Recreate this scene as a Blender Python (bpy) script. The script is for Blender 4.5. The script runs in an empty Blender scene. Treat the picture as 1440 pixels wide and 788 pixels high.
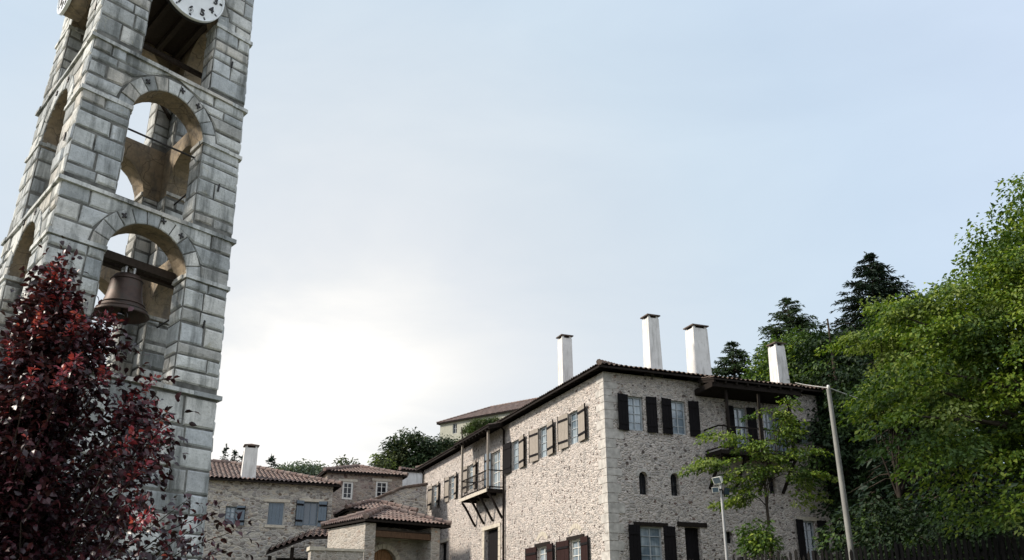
import bpy, math, random
import numpy as np
from mathutils import Vector, Matrix
random.seed(7); rng = np.random.default_rng(7)
C = bpy.context.scene.collection
V = Vector
PI = math.pi
# ------------------------------------------------------------------ camera calibration
F = 1250.0; PX, PY = 720.0, 394.0
TH = math.atan(496/1250.0); CT, ST = math.cos(TH), math.sin(TH); EYE = 1.6
def ray(x, y):
    a = (x-PX)/F; b = (PY-y)/F
    return V((a, CT-b*ST, ST+b*CT))
def at(x, y, Y):
    r = ray(x, y); k = Y/r.y
    return V((r.x*k, Y, EYE+r.z*k))
eL = V((-0.36965, 0.92917, 0)); eR = V((0.92917, 0.36965, 0)); UP = V((0, 0, 1))
nL = -eR; nR = -eL                                   # outward normals of the two seen facades
O = V((3.598, 34.0, 0))                              # near corner of the big stone house

# ------------------------------------------------------------------ object helpers
W = {}
def props(o, label=None, cat=None, group=None, kind=None):
    if label: o['label'] = label
    if cat: o['category'] = cat
    if group: o['group'] = group
    if kind: o['kind'] = kind
    return o
def thing(name, loc, label, cat, group=None):
    o = bpy.data.objects.new(name, None); C.objects.link(o)
    o.location = loc; o.empty_display_size = 0.3; W[o.name] = V(loc)
    return props(o, label, cat, group)
class MB:
    def __init__(s): s.v = []; s.f = []; s.m = []; s.sm = []
    def add(s, vs, fs, m=0, smooth=False):
        b = len(s.v); s.v += [tuple(p) for p in vs]
        for f in fs:
            s.f.append(tuple(b+i for i in f)); s.m.append(m); s.sm.append(smooth)
    def quad(s, a, b, c, d, m=0): s.add([a, b, c, d], [(0, 1, 2, 3)], m)
    def box(s, o, ex, ey, ez, m=0):
        o = V(o); ex, ey, ez = V(ex), V(ey), V(ez)
        vs = [o, o+ex, o+ex+ey, o+ey, o+ez, o+ex+ez, o+ex+ey+ez, o+ey+ez]
        fs = [(0, 3, 2, 1), (4, 5, 6, 7), (0, 1, 5, 4), (1, 2, 6, 5), (2, 3, 7, 6), (3, 0, 4, 7)]
        if ex.cross(ey).dot(ez) < 0: fs = [tuple(reversed(f)) for f in fs]
        s.add(vs, fs, m)
    def bar(s, a, b, w, h, up=UP, m=0):
        a, b = V(a), V(b); d = (b-a); x = d.cross(up)
        if x.length < 1e-6: x = d.cross(V((1, 0, 0)))
        x.normalize(); y = x.cross(d).normalized()
        s.box(a-x*w/2-y*h/2, d, x*w, y*h, m)
    def tube(s, pts, rad, n=8, m=0, cap=True):
        pts = [V(p) for p in pts]; k = len(pts)
        if not hasattr(rad, '__len__'): rad = [rad]*k
        vs = []; prev = None
        for i, p in enumerate(pts):
            d = (pts[min(i+1, k-1)]-pts[max(i-1, 0)])
            if d.length < 1e-9: d = UP
            d = d.normalized()
            x = prev-d*prev.dot(d) if prev is not None else d.cross(V((0.31, 0.2, 0.93)))
            if x.length < 1e-4: x = d.cross(V((1, 0, 0)))
            x.normalize(); prev = x; y = d.cross(x)
            for j in range(n):
                t = 2*PI*j/n; vs.append(p+(x*math.cos(t)+y*math.sin(t))*rad[i])
        fs = [(i*n+j, i*n+(j+1) % n, (i+1)*n+(j+1) % n, (i+1)*n+j) for i in range(k-1) for j in range(n)]
        s.add(vs, fs, m, True)
        if cap:
            s.add(vs[:n], [tuple(reversed(range(n)))], m); s.add(vs[-n:], [tuple(range(n))], m)
    def lathe(s, o, ax, prof, n=24, m=0):
        o = V(o); ax = V(ax).normalized(); x = ax.cross(V((0.3, 0.9, 0.1))).normalized(); y = ax.cross(x)
        vs = [o+ax*h+(x*math.cos(2*PI*j/n)+y*math.sin(2*PI*j/n))*r for r, h in prof for j in range(n)]
        k = len(prof)
        fs = [(i*n+j, i*n+(j+1) % n, (i+1)*n+(j+1) % n, (i+1)*n+j) for i in range(k-1) for j in range(n)]
        s.add(vs, fs, m, True)
    def build(s, name, mats, parent=None, loc=None):
        if not isinstance(mats, (list, tuple)): mats = [mats]
        base = W[parent.name] if parent is not None else (V(loc) if loc is not None else V((0, 0, 0)))
        me = bpy.data.meshes.new(name)
        me.from_pydata([(p[0]-base.x, p[1]-base.y, p[2]-base.z) for p in s.v], [], s.f)
        for m in mats: me.materials.append(m)
        me.polygons.foreach_set('material_index', s.m); me.polygons.foreach_set('use_smooth', s.sm)
        me.update()
        o = bpy.data.objects.new(name, me); C.objects.link(o)
        if parent is not None: o.parent = parent
        else: o.location = base
        W[o.name] = base
        return o

# ------------------------------------------------------------------ materials
class NT:
    def __init__(s, name):
        s.mat = bpy.data.materials.new(name); s.mat.use_nodes = True
        s.t = s.mat.node_tree; s.b = s.t.nodes['Principled BSDF']
    def n(s, typ, **kw):
        nd = s.t.nodes.new(typ)
        for k, v in kw.items():
            if k.startswith('i_'): nd.inputs[k[2:].replace('_', ' ')].default_value = v
            else: setattr(nd, k, v)
        return nd
    def l(s, a, b): s.t.links.new(a, b)
    def coord(s, scale=(1, 1, 1)):
        tc = s.n('ShaderNodeTexCoord'); mp = s.n('ShaderNodeMapping'); mp.inputs['Scale'].default_value = scale
        s.l(tc.outputs['Object'], mp.inputs['Vector']); return mp.outputs['Vector']
    def ramp(s, fac, stops, interp='LINEAR'):
        r = s.n('ShaderNodeValToRGB'); e = r.color_ramp.elements; r.color_ramp.interpolation = interp
        while len(e) < len(stops): e.new(0.5)
        for el, (p, c) in zip(e, stops):
            el.position = p; el.color = (c[0], c[1], c[2], 1) if hasattr(c, '__len__') else (c, c, c, 1)
        s.l(fac, r.inputs['Fac']); return r.outputs['Color']
    def mix(s, fac, a, b, mode='MIX'):
        m = s.n('ShaderNodeMix', data_type='RGBA', blend_type=mode)
        for sock, val in ((m.inputs[0], fac), (m.inputs[6], a), (m.inputs[7], b)):
            if isinstance(val, bpy.types.NodeSocket): s.l(val, sock)
            elif hasattr(val, '__len__'): sock.default_value = (val[0], val[1], val[2], 1)
            else: sock.default_value = val if sock.type == 'VALUE' else (val, val, val, 1)
        return m.outputs[2]
    def math(s, op, a, b=0.0, clamp=False):
        m = s.n('ShaderNodeMath', operation=op, use_clamp=clamp)
        for sock, val in ((m.inputs[0], a), (m.inputs[1], b)):
            if isinstance(val, bpy.types.NodeSocket): s.l(val, sock)
            else: sock.default_value = val
        return m.outputs[0]
    def noise(s, vec, scale, detail=4, rough=0.6):
        n = s.n('ShaderNodeTexNoise'); n.inputs['Scale'].default_value = scale
        n.inputs['Detail'].default_value = detail; n.inputs['Roughness'].default_value = rough
        if vec is not None: s.l(vec, n.inputs['Vector'])
        return n.outputs['Fac']
    def vor(s, vec, scale, feature='F1'):
        n = s.n('ShaderNodeTexVoronoi', feature=feature); n.inputs['Scale'].default_value = scale
        s.l(vec, n.inputs['Vector']); return n
    def bump(s, h, strength, dist=0.02):
        b = s.n('ShaderNodeBump'); b.inputs['Strength'].default_value = strength; b.inputs['Distance'].default_value = dist
        s.l(h, b.inputs['Height']); s.l(b.outputs['Normal'], s.b.inputs['Normal'])
    def out(s, col, rough=0.85, spec=0.3, metal=0.0):
        if isinstance(col, bpy.types.NodeSocket): s.l(col, s.b.inputs['Base Color'])
        else: s.b.inputs['Base Color'].default_value = (*col, 1)
        s.b.inputs['Roughness'].default_value = rough; s.b.inputs['Specular IOR Level'].default_value = spec
        s.b.inputs['Metallic'].default_value = metal
        return s.mat
def warp(t, vec, scale, amt):
    n = t.n('ShaderNodeTexNoise'); n.inputs['Scale'].default_value = scale; n.inputs['Detail'].default_value = 2
    t.l(vec, n.inputs['Vector'])
    v = t.n('ShaderNodeVectorMath', operation='SCALE'); t.l(n.outputs['Color'], v.inputs[0]); v.inputs['Scale'].default_value = amt
    a = t.n('ShaderNodeVectorMath', operation='ADD'); t.l(vec, a.inputs[0]); t.l(v.outputs[0], a.inputs[1])
    return a.outputs[0]
def rubble(name, tones, mortar, dark, dark_amt, scale=3.2, zs=1.5, mw=0.05, dscale=2.4, bump=0.6, dk2=0):
    t = NT(name); v = warp(t, t.coord((1, 1, zs)), 3.0, 0.12)
    c = t.vor(v, scale); e = t.vor(v, scale, 'DISTANCE_TO_EDGE')
    sep = t.n('ShaderNodeSeparateColor'); t.l(c.outputs['Color'], sep.inputs[0])
    k = len(tones)
    col = t.ramp(sep.outputs[0], [(i/k, tones[i]) for i in range(k)], 'CONSTANT')
    col = t.mix(t.ramp(t.noise(v, 14, 5), [(0.3, 0.0), (0.7, 1.0)]), t.mix(1.0, col, (0.84, 0.83, 0.82), 'MULTIPLY'), col)
    edge = t.ramp(t.math('ADD', e.outputs['Distance'], t.math('MULTIPLY', t.math('SUBTRACT', t.noise(v, 9, 3), 0.5), mw*1.2)), [(mw*0.35, 1.0), (mw, 0.0)])
    col = t.mix(t.math('MULTIPLY', edge, 0.8), col, mortar)
    # dark field stones scattered through the work
    v2 = warp(t, t.coord((1, 1, 1.25)), 2.3, 0.3)
    d = t.vor(v2, dscale); ds = t.n('ShaderNodeSeparateColor'); t.l(d.outputs['Color'], ds.inputs[0])
    has = t.ramp(ds.outputs[0], [(1-dark_amt, 0.0), (1-dark_amt+0.02, 1.0)])
    rad = t.math('ADD', t.math('MULTIPLY', ds.outputs[1], 0.19), 0.13)
    spot = t.math('LESS_THAN', t.math('ADD', d.outputs['Distance'], t.math('MULTIPLY', t.math('SUBTRACT', t.noise(v2, 11, 3), 0.5), 0.18)), rad)
    spot = t.math('MULTIPLY', spot, has)
    dcol = t.ramp(ds.outputs[2], [(0.0, dark), (0.5, tuple(x*1.5 for x in dark)), (0.9, (dark[0]*2.6, dark[1]*2.1, dark[2]*1.9))])
    col = t.mix(t.math('MULTIPLY', spot, 0.84), col, dcol)
    if dk2:
        v3 = warp(t, t.coord((1, 1, 1.4)), 4.1, 0.2); d3 = t.vor(v3, dk2); s3 = t.n('ShaderNodeSeparateColor'); t.l(d3.outputs['Color'], s3.inputs[0])
        p3 = t.math('LESS_THAN', t.math('ADD', d3.outputs['Distance'], t.math('MULTIPLY', t.math('SUBTRACT', t.noise(v3, 13, 3), 0.5), 0.25)), t.math('ADD', t.math('MULTIPLY', s3.outputs[1], 0.22), 0.12))
        p3 = t.math('MULTIPLY', p3, t.math('GREATER_THAN', s3.outputs[0], 0.58))
        col = t.mix(t.math('MULTIPLY', p3, 0.8), col, t.ramp(s3.outputs[2], [(0.0, (.15, .105, .08)), (0.4, (.24, .18, .145)), (0.7, (.20, .19, .18)), (0.9, (.34, .23, .165))]))
    big = t.ramp(t.noise(t.coord(), 0.35, 5), [(0.3, 0.0), (0.75, 1.0)])
    col = t.mix(t.math('MULTIPLY', big, 0.5), col, t.mix(1.0, col, (0.78, 0.77, 0.78), 'MULTIPLY'))
    streak = t.ramp(t.noise(t.coord((1.6, 1.6, 0.12)), 1.6, 4), [(0.55, 0.0), (0.75, 1.0)])
    col = t.mix(t.math('MULTIPLY', streak, 0.35), col, t.mix(1.0, col, (0.7, 0.69, 0.68), 'MULTIPLY'))
    h = t.math('ADD', t.ramp(e.outputs['Distance'], [(0.0, 0.0), (mw*2.5, 1.0)]), t.math('MULTIPLY', t.noise(v, 18, 4), 0.5))
    t.bump(h, bump, 0.035)
    return t.out(col, 0.9, 0.2)
def plain(name, col, rough=0.7, spec=0.3, metal=0.0, var=0.25, scale=6.0, bump=0.15, stretch=(1, 1, 1)):
    t = NT(name); v = t.coord(stretch)
    n = t.ramp(t.noise(v, scale, 5), [(0.3, 0.0), (0.7, 1.0)])
    c = t.mix(n, tuple(x*(1-var) for x in col), tuple(min(1, x*(1+var)) for x in col))
    if bump: t.bump(t.noise(v, scale*3, 4), bump, 0.01)
    return t.out(c, rough, spec, metal)
def leafmat(name, stops, trans=0.35, rough=0.5, spec=0.35):
    t = NT(name); g = t.n('ShaderNodeNewGeometry')
    f = t.math('ADD', t.math('MULTIPLY', g.outputs['Random Per Island'], 0.7), t.math('MULTIPLY', t.noise(t.coord(), 0.9, 2), 0.3))
    c = t.ramp(f, stops)
    t.out(c, rough, spec)
    tr = t.n('ShaderNodeBsdfTranslucent'); t.l(t.mix(1.0, c, (1.15, 1.25, 0.55), 'MULTIPLY'), tr.inputs['Color'])
    mx = t.n('ShaderNodeMixShader'); mx.inputs[0].default_value = trans
    o = t.t.nodes['Material Output']
    t.l(t.b.outputs[0], mx.inputs[1]); t.l(tr.outputs[0], mx.inputs[2]); t.l(mx.outputs[0], o.inputs['Surface'])
    return t.mat
M = {}
M['house'] = rubble('house_rubble', [(.54, .485, .44), (.48, .43, .395), (.60, .54, .49), (.50, .455, .415), (.41, .385, .36), (.56, .51, .46), (.35, .325, .30)], (.56, .52, .48), (.055, .043, .038), 0.62, scale=6.6, zs=1.5, mw=0.10, dscale=4.0, bump=1.0, dk2=6.6)
M['far_stone'] = rubble('cottage_rubble', [(.44, .42, .38), (.30, .29, .27), (.52, .49, .43), (.38, .35, .32), (.24, .22, .20), (.48, .43, .36), (.35, .33, .32)], (.50, .47, .42), (.10, .075, .055), 0.45, scale=4.2, zs=2.1, mw=0.09, dscale=3.2, bump=.8, dk2=5)
M['old_stone'] = rubble('old_brown_rubble', [(.30, .26, .22), (.24, .20, .17), (.36, .31, .26), (.28, .22, .19), (.20, .17, .15), (.33, .27, .21)], (.36, .32, .28), (.07, .05, .04), 0.5, scale=4.5, zs=1.8, mw=0.08, dscale=3.2, dk2=5)
M['kiosk_stone'] = rubble('gatehouse_stone', [(.38, .35, .31), (.33, .31, .28), (.42, .39, .35), (.36, .32, .28)], (.46, .42, .37), (.16, .13, .10), 0.3, scale=3.4, zs=2.2, mw=0.08, dk2=4)
def tower_stone():
    t = NT('tower_block_stone'); g = t.n('ShaderNodeNewGeometry'); r = g.outputs['Random Per Island']
    c = t.ramp(r, [(0.0, (.58, .60, .59)), (0.18, (.72, .73, .70)), (0.34, (.44, .47, .48)), (0.5, (.77, .76, .71)), (0.66, (.60, .63, .64)), (0.8, (.34, .355, .35)), (0.9, (.68, .64, .57)), (1.0, (.50, .53, .55))])
    v = t.coord()
    n1 = t.ramp(t.noise(v, 5.5, 6, 0.7), [(0.35, 0.0), (0.68, 1.0)])
    c = t.mix(n1, c, t.mix(1.0, c, (0.72, 0.73, 0.73), 'MULTIPLY'))
    n2 = t.ramp(t.noise(v, 26, 4, 0.7), [(0.55, 0.0), (0.72, 1.0)])
    c = t.mix(t.math('MULTIPLY', n2, 0.55), c, (.16, .165, .155))
    st = t.ramp(t.noise(t.coord((2.2, 2.2, 0.28)), 1.3, 5, 0.65), [(0.47, 0.0), (0.64, 1.0)])
    c = t.mix(t.math('MULTIPLY', st, 0.85), c, (.12, .13, .125))
    lich = t.ramp(t.noise(v, 3.1, 5, 0.75), [(0.62, 0.0), (0.68, 1.0)])
    c = t.mix(t.math('MULTIPLY', lich, 0.5), c, (.42, .40, .30))
    wp = t.ramp(t.noise(v, 0.55, 4, 0.6), [(0.42, 0.0), (0.62, 1.0)])
    c = t.mix(t.math('MULTIPLY', wp, 0.55), c, t.mix(1.0, c, (0.60, 0.61, 0.62), 'MULTIPLY'))
    t.bump(t.math('ADD', t.noise(v, 9, 6, 0.7), t.math('MULTIPLY', t.noise(v, 40, 4), 0.3)), 0.8, 0.03)
    return t.out(c, 0.92, 0.2)
M['tstone'] = tower_stone()
M['mortar'] = plain('tower_mortar', (.14, .14, .13), 0.95, 0.1, var=0.65, scale=3.2, bump=0.6)
def plaster():
    t = NT('ochre_plaster'); v = t.coord()
    c = t.ramp(t.noise(v, 2.6, 7, 0.72), [(0.30, (.16, .14, .115)), (0.45, (.25, .205, .15)), (0.6, (.33, .265, .185)), (0.8, (.31, .285, .25))])
    s = t.ramp(t.noise(t.coord((2, 2, 0.5)), 2.4, 5, 0.7), [(0.5, 0.0), (0.7, 1.0)])
    c = t.mix(t.math('MULTIPLY', s, 0.8), c, (.13, .12, .11))
    g2 = t.ramp(t.noise(v, 11, 5, 0.7), [(0.5, 0.0), (0.7, 1.0)])
    c = t.mix(t.math('MULTIPLY', g2, 0.5), c, t.mix(1.0, c, (0.55, 0.54, 0.53), 'MULTIPLY'))
    cr = t.vor(warp(t, v, 2.0, 0.5), 1.6, 'DISTANCE_TO_EDGE')
    c = t.mix(t.ramp(cr.outputs['Distance'], [(0.0, 0.8), (0.018, 0.0)]), c, (.09, .075, .06))
    t.bump(t.noise(v, 8, 6), 0.5, 0.03); return t.out(c, 0.95, 0.1)
M['plaster'] = plaster()
M['iron'] = plain('dark_iron', (.03, .028, .027), 0.6, 0.4, 0.4)
M['beam'] = plain('dark_beam_timber', (.035, .026, .02), 0.8, 0.2, stretch=(3, 3, 1))
def bronze():
    t = NT('weathered_bronze'); v = t.coord()
    c = t.ramp(t.noise(v, 3.5, 6, 0.7), [(0.3, (.04, .031, .028)), (0.5, (.068, .046, .038)), (0.66, (.052, .048, .042)), (0.78, (.07, .085, .072))])
    t.bump(t.noise(v, 20, 4), 0.2, 0.01); return t.out(c, 0.55, 0.4, 0.55)
M['bronze'] = bronze()
M['dial'] = plain('clock_dial_white', (.74, .77, .78), 0.35, 0.5, var=0.06, bump=0)
M['black'] = plain('clock_black', (.012, .012, .014), 0.5, 0.4, bump=0)
def tiles(name, cols):
    t = NT(name); g = t.n('ShaderNodeNewGeometry'); v = t.coord()
    c = t.vor(t.coord((1, 1, 1.6)), 3.2); sp = t.n('ShaderNodeSeparateColor'); t.l(c.outputs['Color'], sp.inputs[0])
    k = len(cols); col = t.ramp(sp.outputs[0], [(i/k, cols[i]) for i in range(k)], 'CONSTANT')
    li = t.ramp(t.noise(v, 2.6, 6, 0.7), [(0.5, 0.0), (0.68, 1.0)])
    col = t.mix(t.math('MULTIPLY', li, 0.6), col, (.24, .21, .185))
    dk = t.ramp(t.noise(v, 7, 4), [(0.55, 0.0), (0.75, 1.0)])
    col = t.mix(t.math('MULTIPLY', dk, 0.6), col, (.05, .035, .03))
    t.bump(t.noise(v, 25, 4), 0.4, 0.01); return t.out(col, 0.9, 0.2)
M['tile'] = tiles('clay_roof_tile', [(.155, .108, .093), (.205, .145, .125), (.13, .095, .085), (.195, .15, .13), (.15, .118, .107)])
M['tile_dark'] = tiles('weathered_roof_tile', [(.085, .062, .05), (.11, .078, .062), (.07, .055, .048), (.095, .07, .055)])
M['wood_dark'] = plain('dark_stained_wood', (.016, .0125, .0105), 0.85, 0.12, var=0.4, stretch=(6, 6, 1))
M['shut_black'] = plain('near_black_shutter_paint', (.009, .008, .009), 0.85, 0.12, var=0.4, stretch=(8, 8, 1))
M['shut_red'] = plain('dark_red_brown_shutter_paint', (.022, .009, .008), 0.8, 0.15, var=0.4, stretch=(8, 8, 1))
M['shut_pale'] = plain('weathered_pale_wood', (.27, .24, .205), 0.85, 0.2, var=0.3, stretch=(9, 9, 1.2))
M['shut_blue'] = plain('blue_grey_shutter_paint', (.13, .165, .20), 0.6, 0.3, var=0.2, stretch=(8, 8, 1))
M['door_wood'] = plain('brown_door_timber', (.20, .105, .045), 0.6, 0.3, var=0.4, stretch=(8, 8, 0.8))
M['beam_brown'] = plain('brown_lintel_timber', (.085, .05, .03), 0.75, 0.2, var=0.4, stretch=(3, 3, 1))
M['fence_wood'] = plain('blackened_fence_wood', (.010, .009, .008), 0.85, 0.15, var=0.5, stretch=(6, 6, 1))
M['frame_grey'] = plain('grey_window_frame', (.33, .36, .38), 0.6, 0.3, var=0.1, bump=0)
M['frame_white'] = plain('white_window_frame', (.62, .61, .57), 0.6, 0.3, var=0.1, bump=0)
M['cream_stone'] = plain('cream_dressed_stone', (.46, .42, .35), 0.85, 0.2, var=0.2)
M['quoin'] = plain('grey_quoin_stone', (.42, .40, .37), 0.9, 0.2, var=0.3, scale=4, bump=0.6)
def limewash():
    t = NT('white_limewash'); v = t.coord()
    c = t.mix(t.ramp(t.noise(v, 2.2, 5), [(0.35, 0.0), (0.75, 1.0)]), (.68, .67, .65), (.54, .53, .51))
    s = t.ramp(t.noise(t.coord((5, 5, 0.7)), 1.5, 5), [(0.5, 0.0), (0.66, 1.0)])
    c = t.mix(t.math('MULTIPLY', s, 0.6), c, (.34, .33, .31))
    k = t.ramp(t.noise(v, 5.5, 6, 0.75), [(0.58, 0.0), (0.68, 1.0)])
    c = t.mix(t.math('MULTIPLY', k, 0.5), c, (.42, .40, .37))
    t.bump(t.noise(v, 14, 5), 0.3, 0.02); return t.out(c, 0.9, 0.2)
M['lime'] = limewash()
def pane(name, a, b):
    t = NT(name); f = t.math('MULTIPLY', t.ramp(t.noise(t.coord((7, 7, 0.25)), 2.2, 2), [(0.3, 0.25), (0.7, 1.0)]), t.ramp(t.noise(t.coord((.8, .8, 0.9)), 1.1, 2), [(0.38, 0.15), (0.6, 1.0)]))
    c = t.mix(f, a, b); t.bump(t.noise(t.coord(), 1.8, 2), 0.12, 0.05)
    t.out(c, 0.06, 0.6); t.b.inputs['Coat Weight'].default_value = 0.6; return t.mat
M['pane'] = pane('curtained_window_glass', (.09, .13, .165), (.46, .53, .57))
M['pane_dark'] = pane('dark_window_glass', (.008, .009, .011), (.018, .02, .025)); M['pane_dark'].node_tree.nodes['Principled BSDF'].inputs['Coat Weight'].default_value = 0.1; M['pane_dark'].node_tree.nodes['Principled BSDF'].inputs['Specular IOR Level'].default_value = .3
M['pane_blue'] = pane('dusk_blue_window_glass', (.035, .055, .075), (.06, .085, .11))
M['bark'] = plain('dark_bark', (.055, .045, .036), 0.95, 0.1, var=0.4, scale=8, bump=0.8, stretch=(2, 2, 0.6))
M['bark_dark'] = plain('shaded_dark_bark', (.028, .023, .019), 0.95, 0.1, var=0.4, scale=8, bump=0.8, stretch=(2, 2, 0.6))
M['bark_grey'] = plain('grey_bark', (.12, .105, .09), 0.95, 0.1, var=0.35, scale=8, bump=0.8, stretch=(2, 2, 0.6))
M['pole'] = plain('pale_grey_weathered_pole', (.20, .20, .185), 0.7, 0.3, var=0.35, scale=3, stretch=(1, 1, 0.4))
M['metal'] = plain('dull_galvanised_metal', (.38, .38, .37), 0.45, 0.5, 0.5, var=0.15)
M['cable'] = plain('pale_grey_cable_sheath', (.42, .42, .40), 0.6, 0.3, var=0.1, bump=0)
M['lamp_white'] = plain('white_lamp_housing', (.66, .66, .62), 0.5, 0.4, var=0.1, bump=0)
M['red_leaf'] = leafmat('dark_purple_leaf', [(0.0, (.012, .005, .009)), (0.35, (.019, .007, .011)), (0.6, (.038, .010, .015)), (0.85, (.085, .018, .026)), (1.0, (.11, .03, .03))], 0.18, 0.38, 0.5)
M['red_tip'] = leafmat('young_red_leaf', [(0.0, (.17, .022, .035)), (0.5, (.29, .04, .06)), (0.8, (.40, .095, .11)), (1.0, (.52, .25, .21))], 0.35, 0.45, 0.4)
M['leaf_bright'] = leafmat('fresh_green_leaf', [(0.0, (.026, .060, .008)), (0.3, (.070, .128, .013)), (0.65, (.150, .215, .022)), (1.0, (.30, .33, .06))], 0.28, 0.5, 0.3)
M['leaf_lime'] = leafmat('yellow_green_leaf', [(0.0, (.06, .09, .02)), (0.4, (.13, .18, .04)), (0.75, (.22, .27, .08)), (1.0, (.34, .35, .14))], 0.38, 0.55, 0.25)
M['leaf_mid'] = leafmat('mid_green_leaf', [(0.0, (.020, .046, .012)), (0.5, (.05, .092, .020)), (1.0, (.10, .145, .035))], 0.3, 0.55, 0.25)
M['leaf_dark'] = leafmat('dark_green_leaf', [(0.0, (.008, .018, .008)), (0.5, (.017, .034, .013)), (1.0, (.036, .058, .022))], 0.2, 0.6, 0.2)
M['leaf_olive'] = leafmat('olive_grey_leaf', [(0.0, (.032, .045, .02)), (0.5, (.058, .075, .032)), (1.0, (.10, .115, .05))], 0.25, 0.6, 0.2)
M['leaf_far'] = leafmat('haze_tinted_far_leaf', [(0.0, (.06, .085, .065)), (0.5, (.09, .12, .085)), (1.0, (.13, .16, .11))], 0.25, 0.6, 0.2)  # distance haze is put into these paler, greyer leaf colours
M['needle'] = leafmat('fir_needles', [(0.0, (.006, .015, .010)), (0.5, (.013, .028, .017)), (1.0, (.028, .048, .028))], 0.12, 0.6, 0.2)
M['needle_lt'] = leafmat('pale_fir_needles', [(0.0, (.018, .036, .016)), (0.5, (.034, .060, .026)), (1.0, (.065, .095, .04))], 0.2, 0.6, 0.2)
def ground():
    t = NT('hillside_grass_and_gravel'); v = t.coord()
    g = t.ramp(t.noise(v, 3.0, 6, 0.7), [(0.3, (.045, .06, .02)), (0.55, (.075, .085, .03)), (0.75, (.12, .105, .06))])
    d = t.ramp(t.noise(v, 12, 6, 0.7), [(0.3, (.16, .14, .11)), (0.7, (.25, .22, .18))])
    m = t.ramp(t.noise(v, 0.12, 4), [(0.45, 0.0), (0.6, 1.0)])
    t.bump(t.noise(v, 14, 5), 0.6, 0.05); return t.out(t.mix(m, g, d), 0.95, 0.1)
M['ground'] = ground()

# ------------------------------------------------------------------ terrain
def sstep(a, b, x):
    t = min(1, max(0, (x-a)/(b-a))); return t*t*(3-2*t)
def terrain(x, y):
    z = 2.3*sstep(4, 20, y)
    z += 23*math.exp(-((x-6)/38)**2-((y-118)/40)**2)
    z += 30*math.exp(-((x+150)/120)**2-((y-420)/120)**2)*0.8
    return z+0.08*math.sin(x*.37)*math.cos(y*.31)
mb = MB(); N = 121
def axis(i, c, near, far):
    t = (i/(N-1))*2-1; return c+near*t+(far-near)*t**7
gx = [axis(i, 0, 90, 3000) for i in range(N)]; gy = [axis(i, 60, 110, 3000) for i in range(N)]
mb.add([(x, y, terrain(x, y)) for y in gy for x in gx],
       [(j*N+i, j*N+i+1, (j+1)*N+i+1, (j+1)*N+i) for j in range(N-1) for i in range(N-1)], 0, True)
props(mb.build('ground', M['ground']), 'grassy sloping ground rising towards the stone houses', 'ground', kind='structure')

# ------------------------------------------------------------------ generic builders
def wall(mb, o, e, n, L, z0, z1, holes, rev=0.25, m=0, mrev=None):
    """flat wall in plane (o,e) with real openings; holes = (s0,s1,z0,z1,arch)"""
    mr = m if mrev is None else mrev
    P = lambda s, z, d=0: o+e*s+n*d+UP*z
    S = sorted({0.0, L}|{h[0] for h in holes}|{h[1] for h in holes}); Z = sorted({z0, z1}|{h[2] for h in holes}|{h[3] for h in holes})
    flip = e.cross(UP).dot(n) < 0
    def q(a, b, c, d, mm): mb.quad(a, d, c, b, mm) if flip else mb.quad(a, b, c, d, mm)
    for i in range(len(S)-1):
        for j in range(len(Z)-1):
            cs, cz = (S[i]+S[i+1])/2, (Z[j]+Z[j+1])/2
            if any(h[0] < cs < h[1] and h[2] < cz < h[3] for h in holes): continue
            q(P(S[i], Z[j]), P(S[i+1], Z[j]), P(S[i+1], Z[j+1]), P(S[i], Z[j+1]), m)
    for h in holes:
        a, b, c, d = h[:4]; arch = len(h) > 4 and h[4]
        if arch:
            r = (b-a)/2; zc = d-r; k = 10
            arc = [((a+b)/2+r*math.cos(PI*i/k), zc+r*math.sin(PI*i/k)) for i in range(k+1)]
            for i in range(k):
                (s1, t1), (s2, t2) = arc[i], arc[i+1]
                q(P(s2, t2), P(s1, t1), P(s1, d), P(s2, d), m)
            path = [(b, c)]+arc+[(a, c)]
        else: path = [(b, c), (b, d), (a, d), (a, c)]
        for i in range(len(path)-1):
            (s1, t1), (s2, t2) = path[i], path[i+1]
            q(P(s1, t1), P(s1, t1, -rev), P(s2, t2, -rev), P(s2, t2), mr)
        q(P(a, c), P(b, c), P(b, c, -rev), P(a, c, -rev), mr)

def tile_slope(mb, p0, et, en, L, rmax, pitch, per=0.22, row=0.42, m=0, t0=0.0):
    """corrugated clay tiles: eave from p0 along et, running up along en"""
    tp = math.tan(pitch); prof = [(0, .0), (.16, .008), (.24, .045), (.5, .068), (.76, .045), (.84, .008)]
    n = max(1, int(round(L/per))); pr = L/n
    ts = [t0+(i+a)*pr for i in range(n) for a, _ in prof]+[t0+L]; hs = [h for i in range(n) for _, h in prof]+[0]
    R = max(rmax(t) for t in ts); k = max(1, int(math.ceil(R/row)))
    for j in range(k):
        r0, r1 = j*row, min((j+1)*row, R)
        vs = []; fs = []
        for t, h in zip(ts, hs):
            jig = 0.006*math.sin(t*7.3+j*2.1)
            a, b = min(r0, rmax(t)), min(r1+0.05, rmax(t))
            vs.append(p0+et*t+en*a+UP*(a*tp+h+0.028+jig)); vs.append(p0+et*t+en*b+UP*(b*tp+h*0.85+0.004))
        for i in range(len(ts)-1):
            if rmax(ts[i]) <= r0 and rmax(ts[i+1]) <= r0: continue
            fs.append((2*i, 2*i+2, 2*i+3, 2*i+1))
        mb.add(vs, fs, m, False)
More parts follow.
